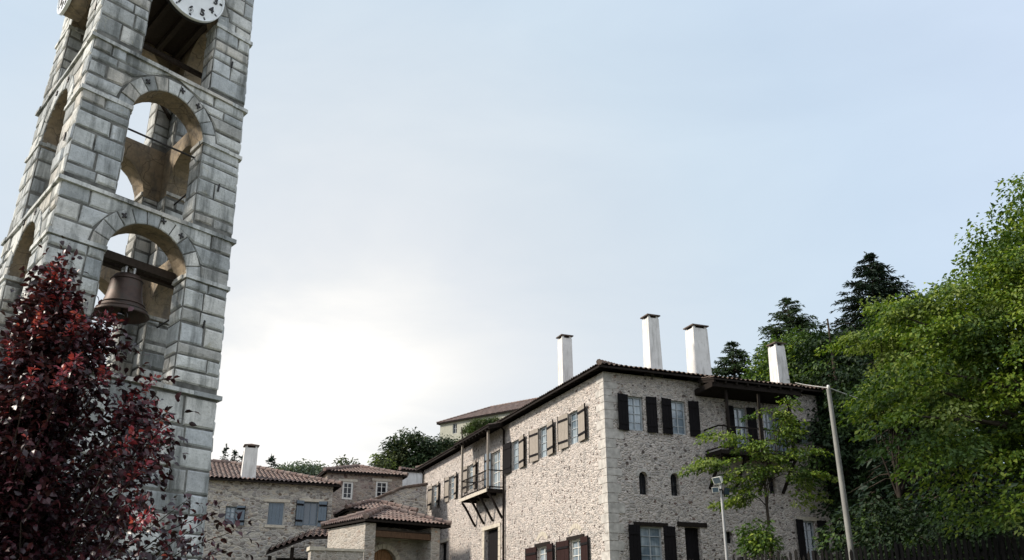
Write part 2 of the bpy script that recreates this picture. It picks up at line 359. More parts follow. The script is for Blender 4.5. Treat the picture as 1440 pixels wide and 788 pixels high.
def hip_roof(tmb, wmb, c0, ex, lx, ey, ly, z, pitch, row=0.42, per=0.22, thick=0.10, rafter=0.6):
    """c0 = eave corner, ex/ey = horizontal unit dirs along the eaves"""
    c0 = V((c0.x, c0.y, z)); tp = math.tan(pitch); H = min(lx, ly)/2
    def lim(L): return lambda t: max(0.0, min(t, L-t, H))
    sides = [(c0, ex, ey, lx), (c0+ex*lx, ey, -ex, ly), (c0+ex*lx+ey*ly, -ex, -ey, lx), (c0+ey*ly, -ey, ex, ly)]
    for p, et, en, L in sides:
        tile_slope(tmb, p, et, en, L, lim(L), pitch, per, row)
        # boarded underside and rafter tails
        wmb.add([p-UP*.02, p+et*L-UP*.02, p+et*(L-H)+en*H+UP*(H*tp-.02), p+et*H+en*H+UP*(H*tp-.02)], [(0, 3, 2, 1)])
        wmb.box(p-UP*(thick+.0)+en*.003, et*L, en*.05, UP*(thick-.025))
        k = int(L/rafter)
        for i in range(1, k):
            q = p+et*(L*i/k)+en*.06-UP*.12
            wmb.box(q-et*.04, et*.08, en*min(1.0, lim(L)(L*i/k))+UP*(min(1.0, lim(L)(L*i/k))*tp), UP*.095)
    rid0 = c0+ex*H+ey*H+UP*(H*tp+.07) if lx >= ly else c0+ex*H+ey*H+UP*(H*tp+.07)
    rid1 = c0+ex*(lx-H)+ey*(ly-H)+UP*(H*tp+.07)
    caps = [(c0, rid0), (c0+ex*lx, rid1 if lx < ly and False else (c0+ex*(lx-H)+ey*H+UP*(H*tp+.07))), (c0+ex*lx+ey*ly, rid1), (c0+ey*ly, c0+ex*H+ey*(ly-H)+UP*(H*tp+.07)), (rid0, rid1)]
    for a, b in caps:
        if (b-a).length < 0.1: continue
        a = a+UP*.07 if a.z < z+.05 else a
        k = max(2, int((b-a).length/0.4))
        for i in range(k):
            u0, u1 = a.lerp(b, i/k), a.lerp(b, min(1, (i+1.15)/k)); tmb.tube([u0+UP*.02, u1], [.125, .10], 8)

def shutter(par, P, hinge, side, z0, z1, w, mat, ang=0.22, battens=True):
    """plank shutter hung at s=hinge, opened outward; side=-1 swings towards smaller s"""
    mb = MB(); k = 3
    ca, sa = math.cos(ang), math.sin(ang)
    Q = lambda a, z, d: P(hinge+side*(a*ca)-side*d*sa*0, z, 0.03+a*sa+d)
    for i in range(k):
        a0, a1 = w*i/k+.004, w*(i+1)/k-.004
        o = Q(a0, z0, 0); mb.box(o, Q(a1, z0, 0)-o, Q(a0, z0, .03)-o, UP*(z1-z0))
    if battens:
        for zz in (z0+.16*(z1-z0), z0+.80*(z1-z0)):
            o = Q(.02, zz, .031); mb.box(o, Q(w-.02, zz, .031)-o, Q(.02, zz, .055)-o, UP*.09, 1)
    o = Q(w-.012, z0-.01, -.006); mb.box(o, Q(w+.012, z0-.01, -.006)-o, Q(w-.012, z0-.01, .05)-o, UP*(z1-z0+.02), 1)
    return mb.build('shutter', [mat, M['shut_black']], par)
def window(house, P, s0, s1, z0, z1, fm, pm, cols=2, rows=4, shut=None, depth=.16, sill=None, lintel=None, fw=.06, ang=.22):
    """frame with glazing bars; pane, shutters, sill and lintel are its sub-parts"""
    mb = MB()
    def fbox(par, a, b, c, d, d0, d1, m=0):
        o = P(a, c, d0); par.box(o, P(b, c, d0)-o, P(a, c, d1)-o, UP*(d-c), m)
    for a, b, c, d in ((s0+.003, s0+fw, z0+.003, z1-.003), (s1-fw, s1-.003, z0+.003, z1-.003), (s0+fw, s1-fw, z0+.003, z0+fw), (s0+fw, s1-fw, z1-fw, z1-.003)):
        fbox(mb, a, b, c, d, -depth, -depth+.06)
    for i in range(1, cols):
        x = s0+(s1-s0)*i/cols; w = .045 if i*2 == cols else .02; fbox(mb, x-w/2, x+w/2, z0+fw, z1-fw, -depth+.002, -depth+.05)
    for j in range(1, rows):
        y = z0+(z1-z0)*j/rows; fbox(mb, s0+fw, s1-fw, y-.013, y+.013, -depth+.004, -depth+.045)
    f = mb.build('window', fm, house)
    g = MB(); fbox(g, s0+.02, s1-.02, z0+.02, z1-.02, -depth-.03, -depth+.012); g.build('pane', pm, f)
    if shut:
        for (hs, sd, w, mt) in shut: shutter(f, P, hs, sd, z0-.04, z1+.03, w, mt, ang)
    if sill: b = MB(); fbox(b, s0-.1, s1+.1, z0-.12, z0-.002, -.2, .06); b.build('sill', sill, f)
    if lintel: b = MB(); fbox(b, s0-.25, s1+.25, z1+.002, z1+.15, -.2, .035); b.build('lintel', lintel, f)
    return f

# ------------------------------------------------------------------ the big stone house
HW, HL, ZE = 10.35, 24.85, 11.2
house = thing('stone_house', (O.x, O.y, 2.0), 'large two-sided stone rubble house with dark shutters, overhanging balconies and four tall white chimneys', 'house')
PLh = lambda s, z, d=0: O+eL*s+nL*d+UP*z
PRh = lambda s, z, d=0: O+eR*s+nR*d+UP*z
Lwin = [(2.27, 3.25, 8.85, 10.2), (5.42, 6.42, 8.83, 10.2), (8.72, 9.75, 8.8, 10.2), (15.25, 16.25, 8.75, 10.1), (18.5, 19.5, 8.65, 10.0), (21.85, 22.85, 8.65, 9.95)]
Ldoor = (11.35, 12.55, 8.1, 10.15)
Llow = [(2.35, 3.45, 3.55, 5.05), (5.65, 6.75, 3.55, 5.05)]
Lent = (11.5, 13.45, 3.2, 6.4); Lent2 = (19.75, 20.9, 4.2, 6.4)
Rwin = [(1.03, 1.72, 8.95, 10.32), (3.0, 3.68, 8.95, 10.32), (9.28, 9.78, 9.05, 9.98)]
Rbal = [(5.98, 6.62, 8.2, 10.3), (7.45, 8.0, 8.2, 10.25)]
Rarch = [(1.37, 1.75, 6.5, 7.37, True), (2.77, 3.15, 6.53, 7.4, True), (7.4, 7.75, 6.85, 7.6, True)]
Rlow = [(1.28, 2.25, 3.6, 5.33), (8.85, 9.45, 4.1, 5.85)]
Rdoor = (3.25, 3.95, 3.0, 5.38); Rsq = (5.08, 5.42, 4.83, 5.28)
mb = MB()
wall(mb, O, eL, nL, HL, 1.2, ZE, Lwin+[Ldoor]+Llow+[Lent, Lent2], .28)
wall(mb, O, eR, nR, HW, 1.2, ZE, Rwin+Rbal+Rarch+Rlow+[Rdoor, Rsq], .28)
wall(mb, O+eR*HW, eL, eR, HL, 1.2, ZE, []); wall(mb, O+eL*HL, eR, eL, HW, 1.2, ZE, [])
mb.build('wall', M['house'], house)
# quoins
mb = MB(); z = 1.3; i = 0
while z < ZE-.1:
    h = random.uniform(.26, .42); h = min(h, ZE-.05-z); a = random.uniform(.34, .5) if i % 2 else random.uniform(.5, .8); b = random.uniform(.5, .8) if i % 2 else random.uniform(.3, .45)
    o = O+UP*(z+.012)-eR*.015-eL*.015
    mb.box(o, eR*(a+.015), eL*.2, UP*(h-.024)); mb.box(o+eL*.2, eR*.1, eL*(b-.2), UP*(h-.024)); z += h; i += 1
mb.build('quoin', M['quoin'], house)
# arch-top dark panes in small openings
def small_pane(P, h, nm='small_window'):
    mb = MB(); o = P(h[0]-.02, h[2]-.02, -.2)
    mb.box(o, P(h[1]+.02, h[2]-.02, -.2)-o, P(h[0]-.02, h[2]-.02, -.24)-o, UP*(h[3]-h[2]+.04)); f = mb.build(nm, M['pane_dark'], house)
    g = MB(); m = (h[0]+h[1])/2
    o = P(m-.012, h[2], -.17); g.box(o, P(m+.012, h[2], -.17)-o, P(m-.012, h[2], -.198)-o, UP*(h[3]-h[2]-.04))
    o = P(h[0], (h[2]+h[3])/2-.02, -.168); g.box(o, P(h[1], (h[2]+h[3])/2-.02, -.168)-o, P(h[0], (h[2]+h[3])/2-.02, -.197)-o, UP*.025)
    g.build('bar', M['iron'], f)
for h in Rarch+[Rsq]: small_pane(PRh, h)
for h in Rarch[:2]:      # dressed stone surround of the arched lights
    mb = MB(); r = (h[1]-h[0])/2; zc = h[3]-r; m = (h[0]+h[1])/2; k = 9
    for i in range(k):
        a0, a1 = PI*i/k+.02, PI*(i+1)/k-.02
        pts = [PRh(m+q*math.cos(a), zc+q*math.sin(a), d) for d in (-.05, .02) for q, a in ((r+.004, a0), (r+.13, a0), (r+.13, a1), (r+.004, a1))]
        mb.add(pts, [(0, 3, 2, 1), (4, 5, 6, 7), (0, 1, 5, 4), (1, 2, 6, 5), (2, 3, 7, 6), (3, 0, 4, 7)])
    mb.build('arch_surround', M['quoin'], house)
WP = M['shut_pale']; SB = M['shut_black']; SR = M['shut_red']
for i, h in enumerate(Lwin):
    w = .82 if i < 3 else .6
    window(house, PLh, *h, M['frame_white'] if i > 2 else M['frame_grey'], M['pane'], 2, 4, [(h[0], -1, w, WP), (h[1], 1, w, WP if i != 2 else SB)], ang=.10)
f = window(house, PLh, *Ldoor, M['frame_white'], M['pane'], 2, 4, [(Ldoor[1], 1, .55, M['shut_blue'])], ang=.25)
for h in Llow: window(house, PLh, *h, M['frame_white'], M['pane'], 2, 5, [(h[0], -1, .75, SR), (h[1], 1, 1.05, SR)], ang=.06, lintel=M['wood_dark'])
for i, h in enumerate(Rwin):
    w = .46 if i < 2 else .34
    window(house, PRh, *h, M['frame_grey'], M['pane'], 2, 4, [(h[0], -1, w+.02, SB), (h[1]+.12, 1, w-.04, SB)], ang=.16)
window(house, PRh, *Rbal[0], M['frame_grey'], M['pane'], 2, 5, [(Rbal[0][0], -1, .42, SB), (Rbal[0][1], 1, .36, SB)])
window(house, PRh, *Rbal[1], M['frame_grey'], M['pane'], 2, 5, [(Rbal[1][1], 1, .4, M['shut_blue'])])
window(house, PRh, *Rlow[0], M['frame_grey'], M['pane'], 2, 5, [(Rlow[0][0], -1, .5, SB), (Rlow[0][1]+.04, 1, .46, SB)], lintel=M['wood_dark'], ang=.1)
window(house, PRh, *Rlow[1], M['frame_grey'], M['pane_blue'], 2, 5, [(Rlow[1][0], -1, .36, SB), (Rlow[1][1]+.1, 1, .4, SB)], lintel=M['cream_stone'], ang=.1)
# doors
def door(P, h, mat, lintel_m, dk=-.24):
    mb = MB(); k = 5
    for i in range(k):
        a0 = h[0]+(h[1]-h[0])*i/k+.004; a1 = h[0]+(h[1]-h[0])*(i+1)/k-.004
        o = P(a0, h[2], dk); mb.box(o, P(a1, h[2], dk)-o, P(a0, h[2], dk+.05)-o, UP*(h[3]-h[2]-.03))
    d = mb.build('door', mat, house)
    g = MB(); g.tube([P(h[1]-.15, h[2]+1.05, dk+.06), P(h[1]-.15, h[2]+1.05, dk+.12), P(h[1]-.28, h[2]+1.05, dk+.12)], .014, 6); g.build('handle', M['iron'], d)
    b = MB(); o = P(h[0]-.32, h[3]+.003, -.2); b.box(o, P(h[1]+.3, h[3]+.003, -.2)-o, P(h[0]-.32, h[3]+.003, .05)-o, UP*.17); b.build('lintel', lintel_m, d)
door(PRh, Rdoor, M['shut_black'], M['wood_dark']); door(PLh, Lent, M['shut_black'], M['cream_stone']); door(PLh, Lent2, M['shut_black'], M['cream_stone'])
#                                                    dressed jambs and relieving arch of the main doorway
for a in (Lent[0]-.3, Lent[1]+.004):
    z = 1.6; mb = MB()
    while z < Lent[3]-.05:
        h = min(random.uniform(.3, .5), Lent[3]-z); o = PLh(a, z+.01, -.15); mb.box(o, eL*.295, nL*.18, UP*(h-.02)); z += h
    mb.build('door_jamb', M['cream_stone'], house)
for h in Llow:                                       # shallow relieving arches above the ground-floor windows
    mb = MB(); m = (h[0]+h[1])/2; k = 7
    for i in range(k):
        a0, a1 = PI*(.22+.56*i/k)+.015, PI*(.22+.56*(i+1)/k)-.015
        pts = [PLh(m+q*math.cos(a), h[3]-.18+q*math.sin(a), d) for d in (-.05, .018) for q, a in ((.62, a0), (.80, a0), (.80, a1), (.62, a1))]
        mb.add(pts, [(0, 1, 2, 3), (4, 7, 6, 5), (0, 4, 5, 1), (1, 5, 6, 2), (2, 6, 7, 3), (3, 7, 4, 0)])
    mb.build('relieving_arch', M['cream_stone'], house)
# roof
PIT = math.radians(15)
tm, wm = MB(), MB(); ovF, ovL = .5, .42
hip_roof(tm, wm, O-eL*ovF-eR*ovL, eR, HW+.85, eL, HL+.95, ZE+.12, PIT, row=.9)
roof = tm.build('roof', M['tile_dark'], house); wm.build('eaves', M['wood_dark'], house)
def chim(px, ytop, r_dir, off, q, wx, wy, ztop, zb, parent, flare=.04, ex=eR, ey=eL, pos=None):
    c = pos; mb = MB()
    def ring(w, z): return [c+ex*(sx*w[0]/2)+ey*(sy*w[1]/2)+UP*z for sx, sy in ((-1, -1), (1, -1), (1, 1), (-1, 1))]
    lev = [((wx+flare*4, wy+flare*4), zb), ((wx+flare*2, wy+flare*2), zb+.5*(ztop-zb)), ((wx, wy), ztop)]
    vs = sum([ring(w, z) for w, z in lev], [])
    mb.add(vs, [(i*4+j, i*4+(j+1) % 4, (i+1)*4+(j+1) % 4, (i+1)*4+j) for i in range(2) for j in range(4)], 0)
    mb.add(vs[-4:], [(0, 1, 2, 3)], 2)
    for sx in (-1, 1):
        for sy in (-1, 1):
            p = c+ex*(sx*(wx/2-.07)-.05)+ey*(sy*(wy/2-.07)-.05)+UP*ztop; mb.box(p, ex*.1, ey*.1, UP*.1, 0)
    a = c+UP*(ztop+.1); w2, h2 = wx/2+.06, wy/2+.06
    q4 = [a+ex*(sx*w2)+ey*(sy*h2) for sx, sy in ((-1, -1), (1, -1), (1, 1), (-1, 1))]
    mb.add(q4+[p+UP*.05 for p in q4]+[a+UP*.16], [(3, 2, 1, 0), (0, 1, 5, 4), (1, 2, 6, 5), (2, 3, 7, 6), (3, 0, 4, 7), (4, 5, 8), (5, 6, 8), (6, 7, 8), (7, 4, 8)], 1)
    o = mb.build('chimney', [M['lime'], M['tile_dark'], M['black']], parent); return o
chim(0, 0, 0, 0, 0, .5, .5, 14.35, 11.2, roof, .01, pos=O+eL*5.7+eR*1.05)
chim(0, 0, 0, 0, 0, .52, .52, 14.25, 11.3, roof, .02, pos=O+eL*1.5+eR*3.2)
chim(0, 0, 0, 0, 0, .72, .66, 14.05, 11.3, roof, .018, pos=O+eL*1.5+eR*5.5)
chim(0, 0, 0, 0, 0, .5, .55, 13.75, 11.2, roof, .03, pos=O+eL*1.5+eR*9.75)
mb = MB(); c = PLh(14.9, 11.45, -.35); mb.lathe(c, UP, [(.16, -.1), (.17, .25), (.24, .27), (.24, .33), (.15, .36), (.02, .5)], 12); mb.build('vent_cap', M['lime'], roof)
# gutter pipes
for s, nm in ((10.62, 'downpipe'), (24.72, 'downpipe')):
    mb = MB(); mb.tube([PLh(s, 11.2, .3), PLh(s, 10.95, .09), PLh(s, 1.6, .09)], .055, 8); mb.build(nm, M['wood_dark'], house)
def slab_roof(house, P, s0, s1, d0, d1, z, rise, tmat, boxed=False):
    """small roof extension over a balcony: tiles sloping from the wall out to d1"""
    mb = MB(); o = P(s0, z, d1); o = V(o); en = (P(s0, z, d0)-P(s0, z, d1)).normalized(); et = (P(s1, z, d1)-P(s0, z, d1)).normalized(); D = abs(d1-d0)
    tile_slope(mb, o, et, en, s1-s0, lambda t: D, math.atan2(rise, D), row=.4)
    a, b, c, d = P(s0, z-.01, d1), P(s1, z-.01, d1), P(s1, z-.01+rise, d0), P(s0, z-.01+rise, d0)
    mb.add([a, b, c, d]+[p-UP*.07 for p in (a, b, c, d)], [(0, 1, 2, 3), (7, 6, 5, 4), (0, 4, 5, 1), (1, 5, 6, 2), (2, 6, 7, 3), (3, 7, 4, 0)], 1)
    k = int((s1-s0)/.5)
    for i in range(k+1):
        s = s0+.06+(s1-s0-.12)*i/k; mb.bar(P(s, z-.13, d1-.03), P(s, z-.13+rise, d0), .08, .1, m=1)
    if boxed:
        k = int((s1-s0)/.16)
        for i in range(k):
            a0 = s0+.05+(s1-s0-.1)*i/k; o = P(a0, z-.42, .01); mb.box(o, P(a0+(s1-s0-.1)/k-.006, z-.42, .01)-o, P(a0, z-.30, d1-.22)-o, UP*.03, 1)
        mb.bar(P(s0+.03, z-.22, d1-.2), P(s1-.03, z-.22, d1-.2), .12, .2, m=1)
        for s in (s0+.06, s1-.06): mb.bar(P(s, z-.28, .02), P(s, z-.22, d1-.15), .1, .22, m=1)
    return mb.build('balcony_roof', [tmat, M['wood_dark']], house)
def balcony(P, s0, s1, d, zf, posts, ztop, zroof, nbr, bal_m, edge_m, rail=.95):
    mb = MB()
    k = int((s1-s0)/.18)
    for i in range(k):
        a = s0+(s1-s0)*i/k; o = P(a+.004, zf-.04, .003); mb.box(o, P(a+(s1-s0)/k-.004, zf-.04, .003)-o, P(a+.004, zf-.04, d)-o, UP*.04)
    for i in range(5):
        a = s0+.06+(s1-s0-.12)*i/4; mb.bar(P(a, zf-.11, .01), P(a, zf-.11, d-.05), .1, .13)
    b = mb.build('balcony', M['wood_dark'], house)
    e = MB(); o = P(s0-.02, zf-.16, d); e.box(o, P(s1+.02, zf-.16, d)-o, P(s0-.02, zf-.16, d+.045)-o, UP*.16); e.build('fascia', edge_m, b)
    for s in posts:
        p = MB(); o = P(s-.05, zf, d-.1); p.box(o, P(s+.05, zf, d-.1)-o, P(s-.05, zf, d)-o, UP*(zroof-zf)); p.build('post', bal_m, b)
    r = MB()
    for za in (zf+.1, zf+rail):
        r.bar(P(s0, za, d-.05), P(s1, za, d-.05), .05, .05)
        for s in (s0+.03, s1-.03): r.bar(P(s, za, .02), P(s, za, d-.05), .05, .05)
    r.bar(P(s0, zf+rail*.55, d-.05), P(s1, zf+rail*.55, d-.05), .035, .035)
    n = int((s1-s0)/.2)
    for i in range(1, n): s = s0+(s1-s0)*i/n; r.bar(P(s, zf+.1, d-.05), P(s, zf+rail, d-.05), .022, .022, up=P(1, 0)-P(0, 0))
    r.build('railing', M['wood_dark'], b)
    for i in range(nbr):
        s = s0+.08+(s1-s0-.16)*i/(nbr-1); k = MB(); pts = []
        for j in range(7):
            t = j/6; pts.append(P(s, zf-.2-1.15*t**1.25, .05+(d-.12)*(1-t)**.9))
        for j in range(6): k.bar(pts[j], pts[j+1]+(pts[j+1]-pts[j])*.08, .09, .1, up=P(1, 0)-P(0, 0))
        k.build('bracket', M['wood_dark'], b)
balcony(PLh, 10.82, 14.88, .87, 8.1, (10.87, 14.83), 0, 11.02, 4, M['shut_pale'], M['cream_stone'], .9)
slab_roof(house, PLh, 10.2, 15.7, .3, 1.05, 11.05, .2, M['tile_dark'])
balcony(PRh, 4.45, 8.1, 1.1, 8.25, (4.95, 6.5, 8.0), 0, 11.0, 4, M['wood_dark'], M['wood_dark'], .95)
slab_roof(house, PRh, 4.15, 8.5, .3, 1.45, 11.02, .22, M['tile_dark'], True)

# ------------------------------------------------------------------ bell tower
TC = V((-8.788, 18.135, 0)); tu = V((0.62292, 0.78228, 0)); tv = V((-0.65971, 0.75152, 0))
WU, WV = 3.78, 4.13
def T(u, v, z):
    k = 1-.0121*(z-9.75)
    return TC+tu*((u-WU/2)*k)+tv*((v-WV/2)*k)+UP*z
tnr = V((tu.y, -tu.x, 0)); tnl = V((-tv.y, tv.x, 0))
FACES = [(WU, lambda s, z, d: T(s, -d, z)), (WV, lambda s, z, d: T(-d, WV-s, z)), (WU, lambda s, z, d: T(WU-s, WV+d, z)), (WV, lambda s, z, d: T(WU+d, s, z))]
TW = .62
tower = thing('bell_tower', (TC.x, TC.y, 0), 'tall pale stone bell tower with open arches on three levels and white clock faces', 'bell tower')
TIERS = [(6.15, 9.72, 8.50), (9.72, 13.1, 11.72), (13.1, 17.5, 15.0)]
OPN = {0: (1.05, 2.80), 1: (1.12, 3.02)}
shell = MB(); stones = shell
def block(P, s0, s1, z0, z1, pr, j=.017, m=1, chs=.032): block4(P, [(s0, z0), (s1, z0), (s1, z1), (s0, z1)], pr, j, m, chs)
def block4(P, q, pr, j=.017, m=1, chs=.032):
    cx = sum(a for a, _ in q)/4; cy = sum(b for _, b in q)/4
    if max(a for a, _ in q)-min(a for a, _ in q) < .1 or q[2][1]-q[1][1] < .09: return
    sg = lambda v: 1 if v > 0 else -1
    q = [(a-sg(a-cx)*min(abs(a-cx)*.5, j+random.uniform(-.010, .012)), b-sg(b-cy)*(j+random.uniform(-.010, .014))) for a, b in q]
    p2 = pr+random.uniform(-.014, .014)
    ins = lambda c: [(a-sg(a-cx)*min(abs(a-cx)*.6, c+random.uniform(-.012, .012)), b-sg(b-cy)*(c+random.uniform(-.012, .012))) for a, b in q]
    base = [P(a, b, -.02) for a, b in q]; mid = [P(a, b, p2-.026) for a, b in q]; fr = [P(a, b, p2+random.uniform(-.007, .007)) for a, b in ins(chs)]
    # the face is split in four about a slightly proud middle, like hammer-dressed stone
    c = P(cx+random.uniform(-.05, .05), cy+random.uniform(-.03, .03), p2+random.uniform(.002, .016))
    fs = [(8, 9, 12), (9, 10, 12), (10, 11, 12), (11, 8, 12)]+[(i, (i+1) % 4, 4+(i+1) % 4, 4+i) for i in range(4)]+[(4+i, 4+(i+1) % 4, 8+(i+1) % 4, 8+i) for i in range(4)]
    shell.add(base+mid+fr+[c], fs, m)
def run(P, s0, s1, z0, z1, pr, lo=.45, hi=.95, ext0=0, ext1=0):
    s = s0; first = True
    while s < s1-.02:
        l = random.uniform(lo, hi)
        if s1-(s+l) < .28: l = s1-s
        a = s-(ext0 if first else 0); b = s+l; b2 = b+(ext1 if b >= s1-.001 else 0)
        if z1-z0 > .3 and l < .62 and random.random() < .22 and not first and b < s1-.001:
            zm = z0+(z1-z0)*random.uniform(.4, .6); block(P, a, b2, z0, zm, pr); block(P, a, b2, zm, z1, pr)
        elif l > .5 and random.random() < .10 and not first and b < s1-.001:
            sm = a+random.uniform(.14, .2); block(P, a, sm, z0, z1, pr); block(P, sm, b2, z0, z1, pr)
        else: block(P, a, b2, z0, z1, pr)
        first = False; s += l
def arch_pts(a, b, zs, k=16):
    r = (b-a)/2; return [((a+b)/2+r*math.cos(PI*i/k), zs+r*math.sin(PI*i/k)) for i in range(k+1)]
PRO = .03
# solid base
for L, P in FACES:
    nz = 8
    for i in range(nz):
        za, zb = -1+7.15*i/nz, -1+7.15*(i+1)/nz; shell.quad(P(0, za, 0), P(L, za, 0), P(L, zb, 0), P(0, zb, 0), 0)
    z = -.6
    while z < 6.0:
        h = random.uniform(.32, .48)
        if 6.05-(z+h) < .25: h = 6.05-z
        run(P, 0, L, z, z+h, PRO, .4, 1.0, PRO*.6, PRO*.6); z += h
shell.quad(T(0, 0, 6.02), T(WU, 0, 6.02), T(WU, WV, 6.02), T(0, WV, 6.02), 0)
for (za, zb, zs) in TIERS:
    for fi, (L, P) in enumerate(FACES):
        a, b = OPN[0] if L == WU else OPN[1]
        if fi in (1,): a, b = WV-b, WV-a
        r = (b-a)/2; arc = arch_pts(a, b, zs)
        # outer and inner skins, piers
        for d, in0 in ((0, 0), (-TW, TW)):
            def q(s0, s1, y0, y1):
                v = [P(s0, y0, d), P(s1, y0, d), P(s1, y1, d), P(s0, y1, d)]
                shell.add(v if d == 0 else v[::-1], [(0, 1, 2, 3)], 0 if d == 0 else (0 if y1 <= zs else 2))
            q(in0, a, za, zs); q(b, L-in0, za, zs); q(in0, a, zs, zb); q(b, L-in0, zs, zb)
            for i in range(16):
                (s1, t1), (s2, t2) = arc[i], arc[i+1]
                v = [P(s2, t2, d), P(s1, t1, d), P(s1, zb, d), P(s2, zb, d)]
                shell.add(v if d == 0 else v[::-1], [(0, 1, 2, 3)], 0 if d == 0 else 2)
        # soffit and jambs
        for i in range(16):
            (s1, t1), (s2, t2) = arc[i], arc[i+1]
            shell.add([P(s1, t1, 0), P(s2, t2, 0), P(s2, t2, -TW), P(s1, t1, -TW)], [(3, 2, 1, 0)], 2)
        shell.quad(P(a, za, 0), P(a, za, -TW), P(a, zs, -TW), P(a, zs, 0), 0); shell.quad(P(b, za, -TW), P(b, za, 0), P(b, zs, 0), P(b, zs, -TW), 0)
        shell.quad(P(a, za, 0), P(b, za, 0), P(b, za, -TW), P(a, za, -TW), 0)
        # block courses on the piers
        z = za+.12; RV = r+.36; cs = (a+b)/2
        ztop = zb-.02
        cour = []
        while z < ztop-.05:
            h = random.choice((.24, .3, .34, .38, .44))*random.uniform(.94, 1.06)
            if ztop-(z+h) < .22: h = ztop-z
            cour.append((z, z+h)); z += h
        for (c0, c1) in cour:
            if c0 < zs-.02:
                run(P, 0, a, c0, c1, PRO, .42, .8, PRO*.6, 0); run(P, b, L, c0, c1, PRO, .42, .8, 0, PRO*.6)
            else:
                dz = c0-zs
                if dz < RV:
                    wf = lambda z: math.sqrt(max(0, RV*RV-(z-zs)**2))
                    w, w1 = wf(c0), (wf(c1) if c1-zs < RV else .02); w = max(w, .02)
                    for sg_, e0 in ((-1, 0), (1, L)):
                        room = abs(e0-(cs+sg_*w)); kk = 1 if room < .75 else 2
                        x1 = cs+sg_*(w+(min(random.uniform(.3, .55), room) if kk == 2 else room)); e = sg_*PRO*.6 if kk == 1 else 0
                        q = [(cs+sg_*w, c0), (x1+e, c0), (x1+e, c1), (cs+sg_*w1, c1)]
                        if sg_ < 0: q = [q[1], q[0], q[3], q[2]]
                        block4(P, q, PRO)
                        if kk == 2:
                            if sg_ < 0: run(P, 0, x1, c0, c1, PRO, .4, .8, PRO*.6, 0)
                            else: run(P, x1, L, c0, c1, PRO, .4, .8, 0, PRO*.6)
                else: run(P, 0, L, c0, c1, PRO, .45, .9, PRO*.6, PRO*.6)
            if c0 < zs-.02:
                c1 = min(c1, zs)
                J0 = lambda s, z, d, a=a: P(a+d, z, s-TW); J1 = lambda s, z, d, b=b: P(b-d, z, -s)
                run(J0, 0, TW, c0, c1, .02, .3, .5); run(J1, 0, TW, c0, c1, .02, .3, .5)
                I0 = lambda s, z, d: P(s, z, -TW-d)
                IR = lambda s, z, d: P(L-s, z, -TW-d)
                run(lambda s, z, d: P(a-s, z, -TW-d), 0, a-TW, c0, c1, .025, .3, .6); run(lambda s, z, d: P(L-TW-s, z, -TW-d), 0, L-TW-b, c0, c1, .025, .3, .6)
        nv = 11
        for i in range(nv):       # voussoirs
            t0, t1 = PI*i/nv, PI*(i+1)/nv
            def Pv(s, z, d, cs=cs, zs=zs, P=P): return P(cs-math.cos(s)*z, zs+math.sin(s)*z, d)
            g = .012/r
            q = [(t0+g, r+.005), (t1-g, r+.005), (t1-g*.6, RV-.03), (t0+g*.6, RV-.03)]
            pr = PRO+random.uniform(-.006, .012)
            b0 = [Pv(s, zz, -.02) for s, zz in q]; b1 = [Pv(s, zz, pr-.012) for s, zz in q]
            cx = sum(s for s, _ in q)/4; cy = sum(zz for _, zz in q)/4
            b2 = [Pv(s+(cx-s)*.1, zz+(cy-zz)*.1, pr) for s, zz in q]
            shell.add(b0+b1+b2, [(8, 9, 10, 11)]+[(k, (k+1) % 4, 4+(k+1) % 4, 4+k) for k in range(4)]+[(4+k, 4+(k+1) % 4, 8+(k+1) % 4, 8+k) for k in range(4)], 1)
shell.build('masonry', [M['mortar'], M['tstone'], M['plaster']], tower)
# string courses and impost bands, laid as separate slabs
def slab_band(P, s0, s1, z0, z1, d0, d1, mb, e0=0, e1=0):
    s = s0-e0; end = s1+e1
    while s < end-.01:
        l = random.uniform(.5, 1.0)
        if end-(s+l) < .3: l = end-s
        dd = d1+random.uniform(-.012, .012); zz = z1+random.uniform(-.008, .008); z2 = z0+random.uniform(-.006, .006)
        a, b = s+.004, s+l-.004
        vs = [P(a, z2, d0), P(b, z2, d0), P(b, z2, dd), P(a, z2, dd), P(a, zz, d0), P(b, zz, d0), P(b, zz, dd), P(a, zz, dd)]
        mb.add(vs, [(0, 1, 2, 3), (7, 6, 5, 4), (3, 2, 6, 7), (1, 5, 6, 2), (0, 3, 7, 4), (0, 4, 5, 1)]); s += l
for z in (6.15, 9.72, 13.1, 17.5):
    mb = MB()
    for i, (L, P) in enumerate(FACES):
        slab_band(P, 0, L, z-.075, z+.012, -.3, .085, mb, .10 if i % 2 == 0 else -.3, .10 if i % 2 == 0 else -.3)
    mb.build('string_course', M['tstone'], tower)
for (za, zb, zs), zi in zip(TIERS, (8.62, 11.86, 15.04)):
    for fi, (L, P) in enumerate(FACES):
        a, b = OPN[0] if L == WU else OPN[1]
        if fi == 1: a, b = WV-b, WV-a
        e = .065 if fi % 2 == 0 else -.02
        for sgn, x, s0, s1, e0, e1 in ((1, a, 0, a, e, .03), (-1, b, b, L, .03, e)):
            mb = MB(); slab_band(P, s0, s1, zi-.11, zi-.02, -.1, .065, mb, e0, e1)
            slab_band(lambda s, z, d: P(x+sgn*d, z, -s), .1, TW, zi-.11, zi-.02, -.06, .05, mb)
            mb.build('impost_band', M['tstone'], tower)
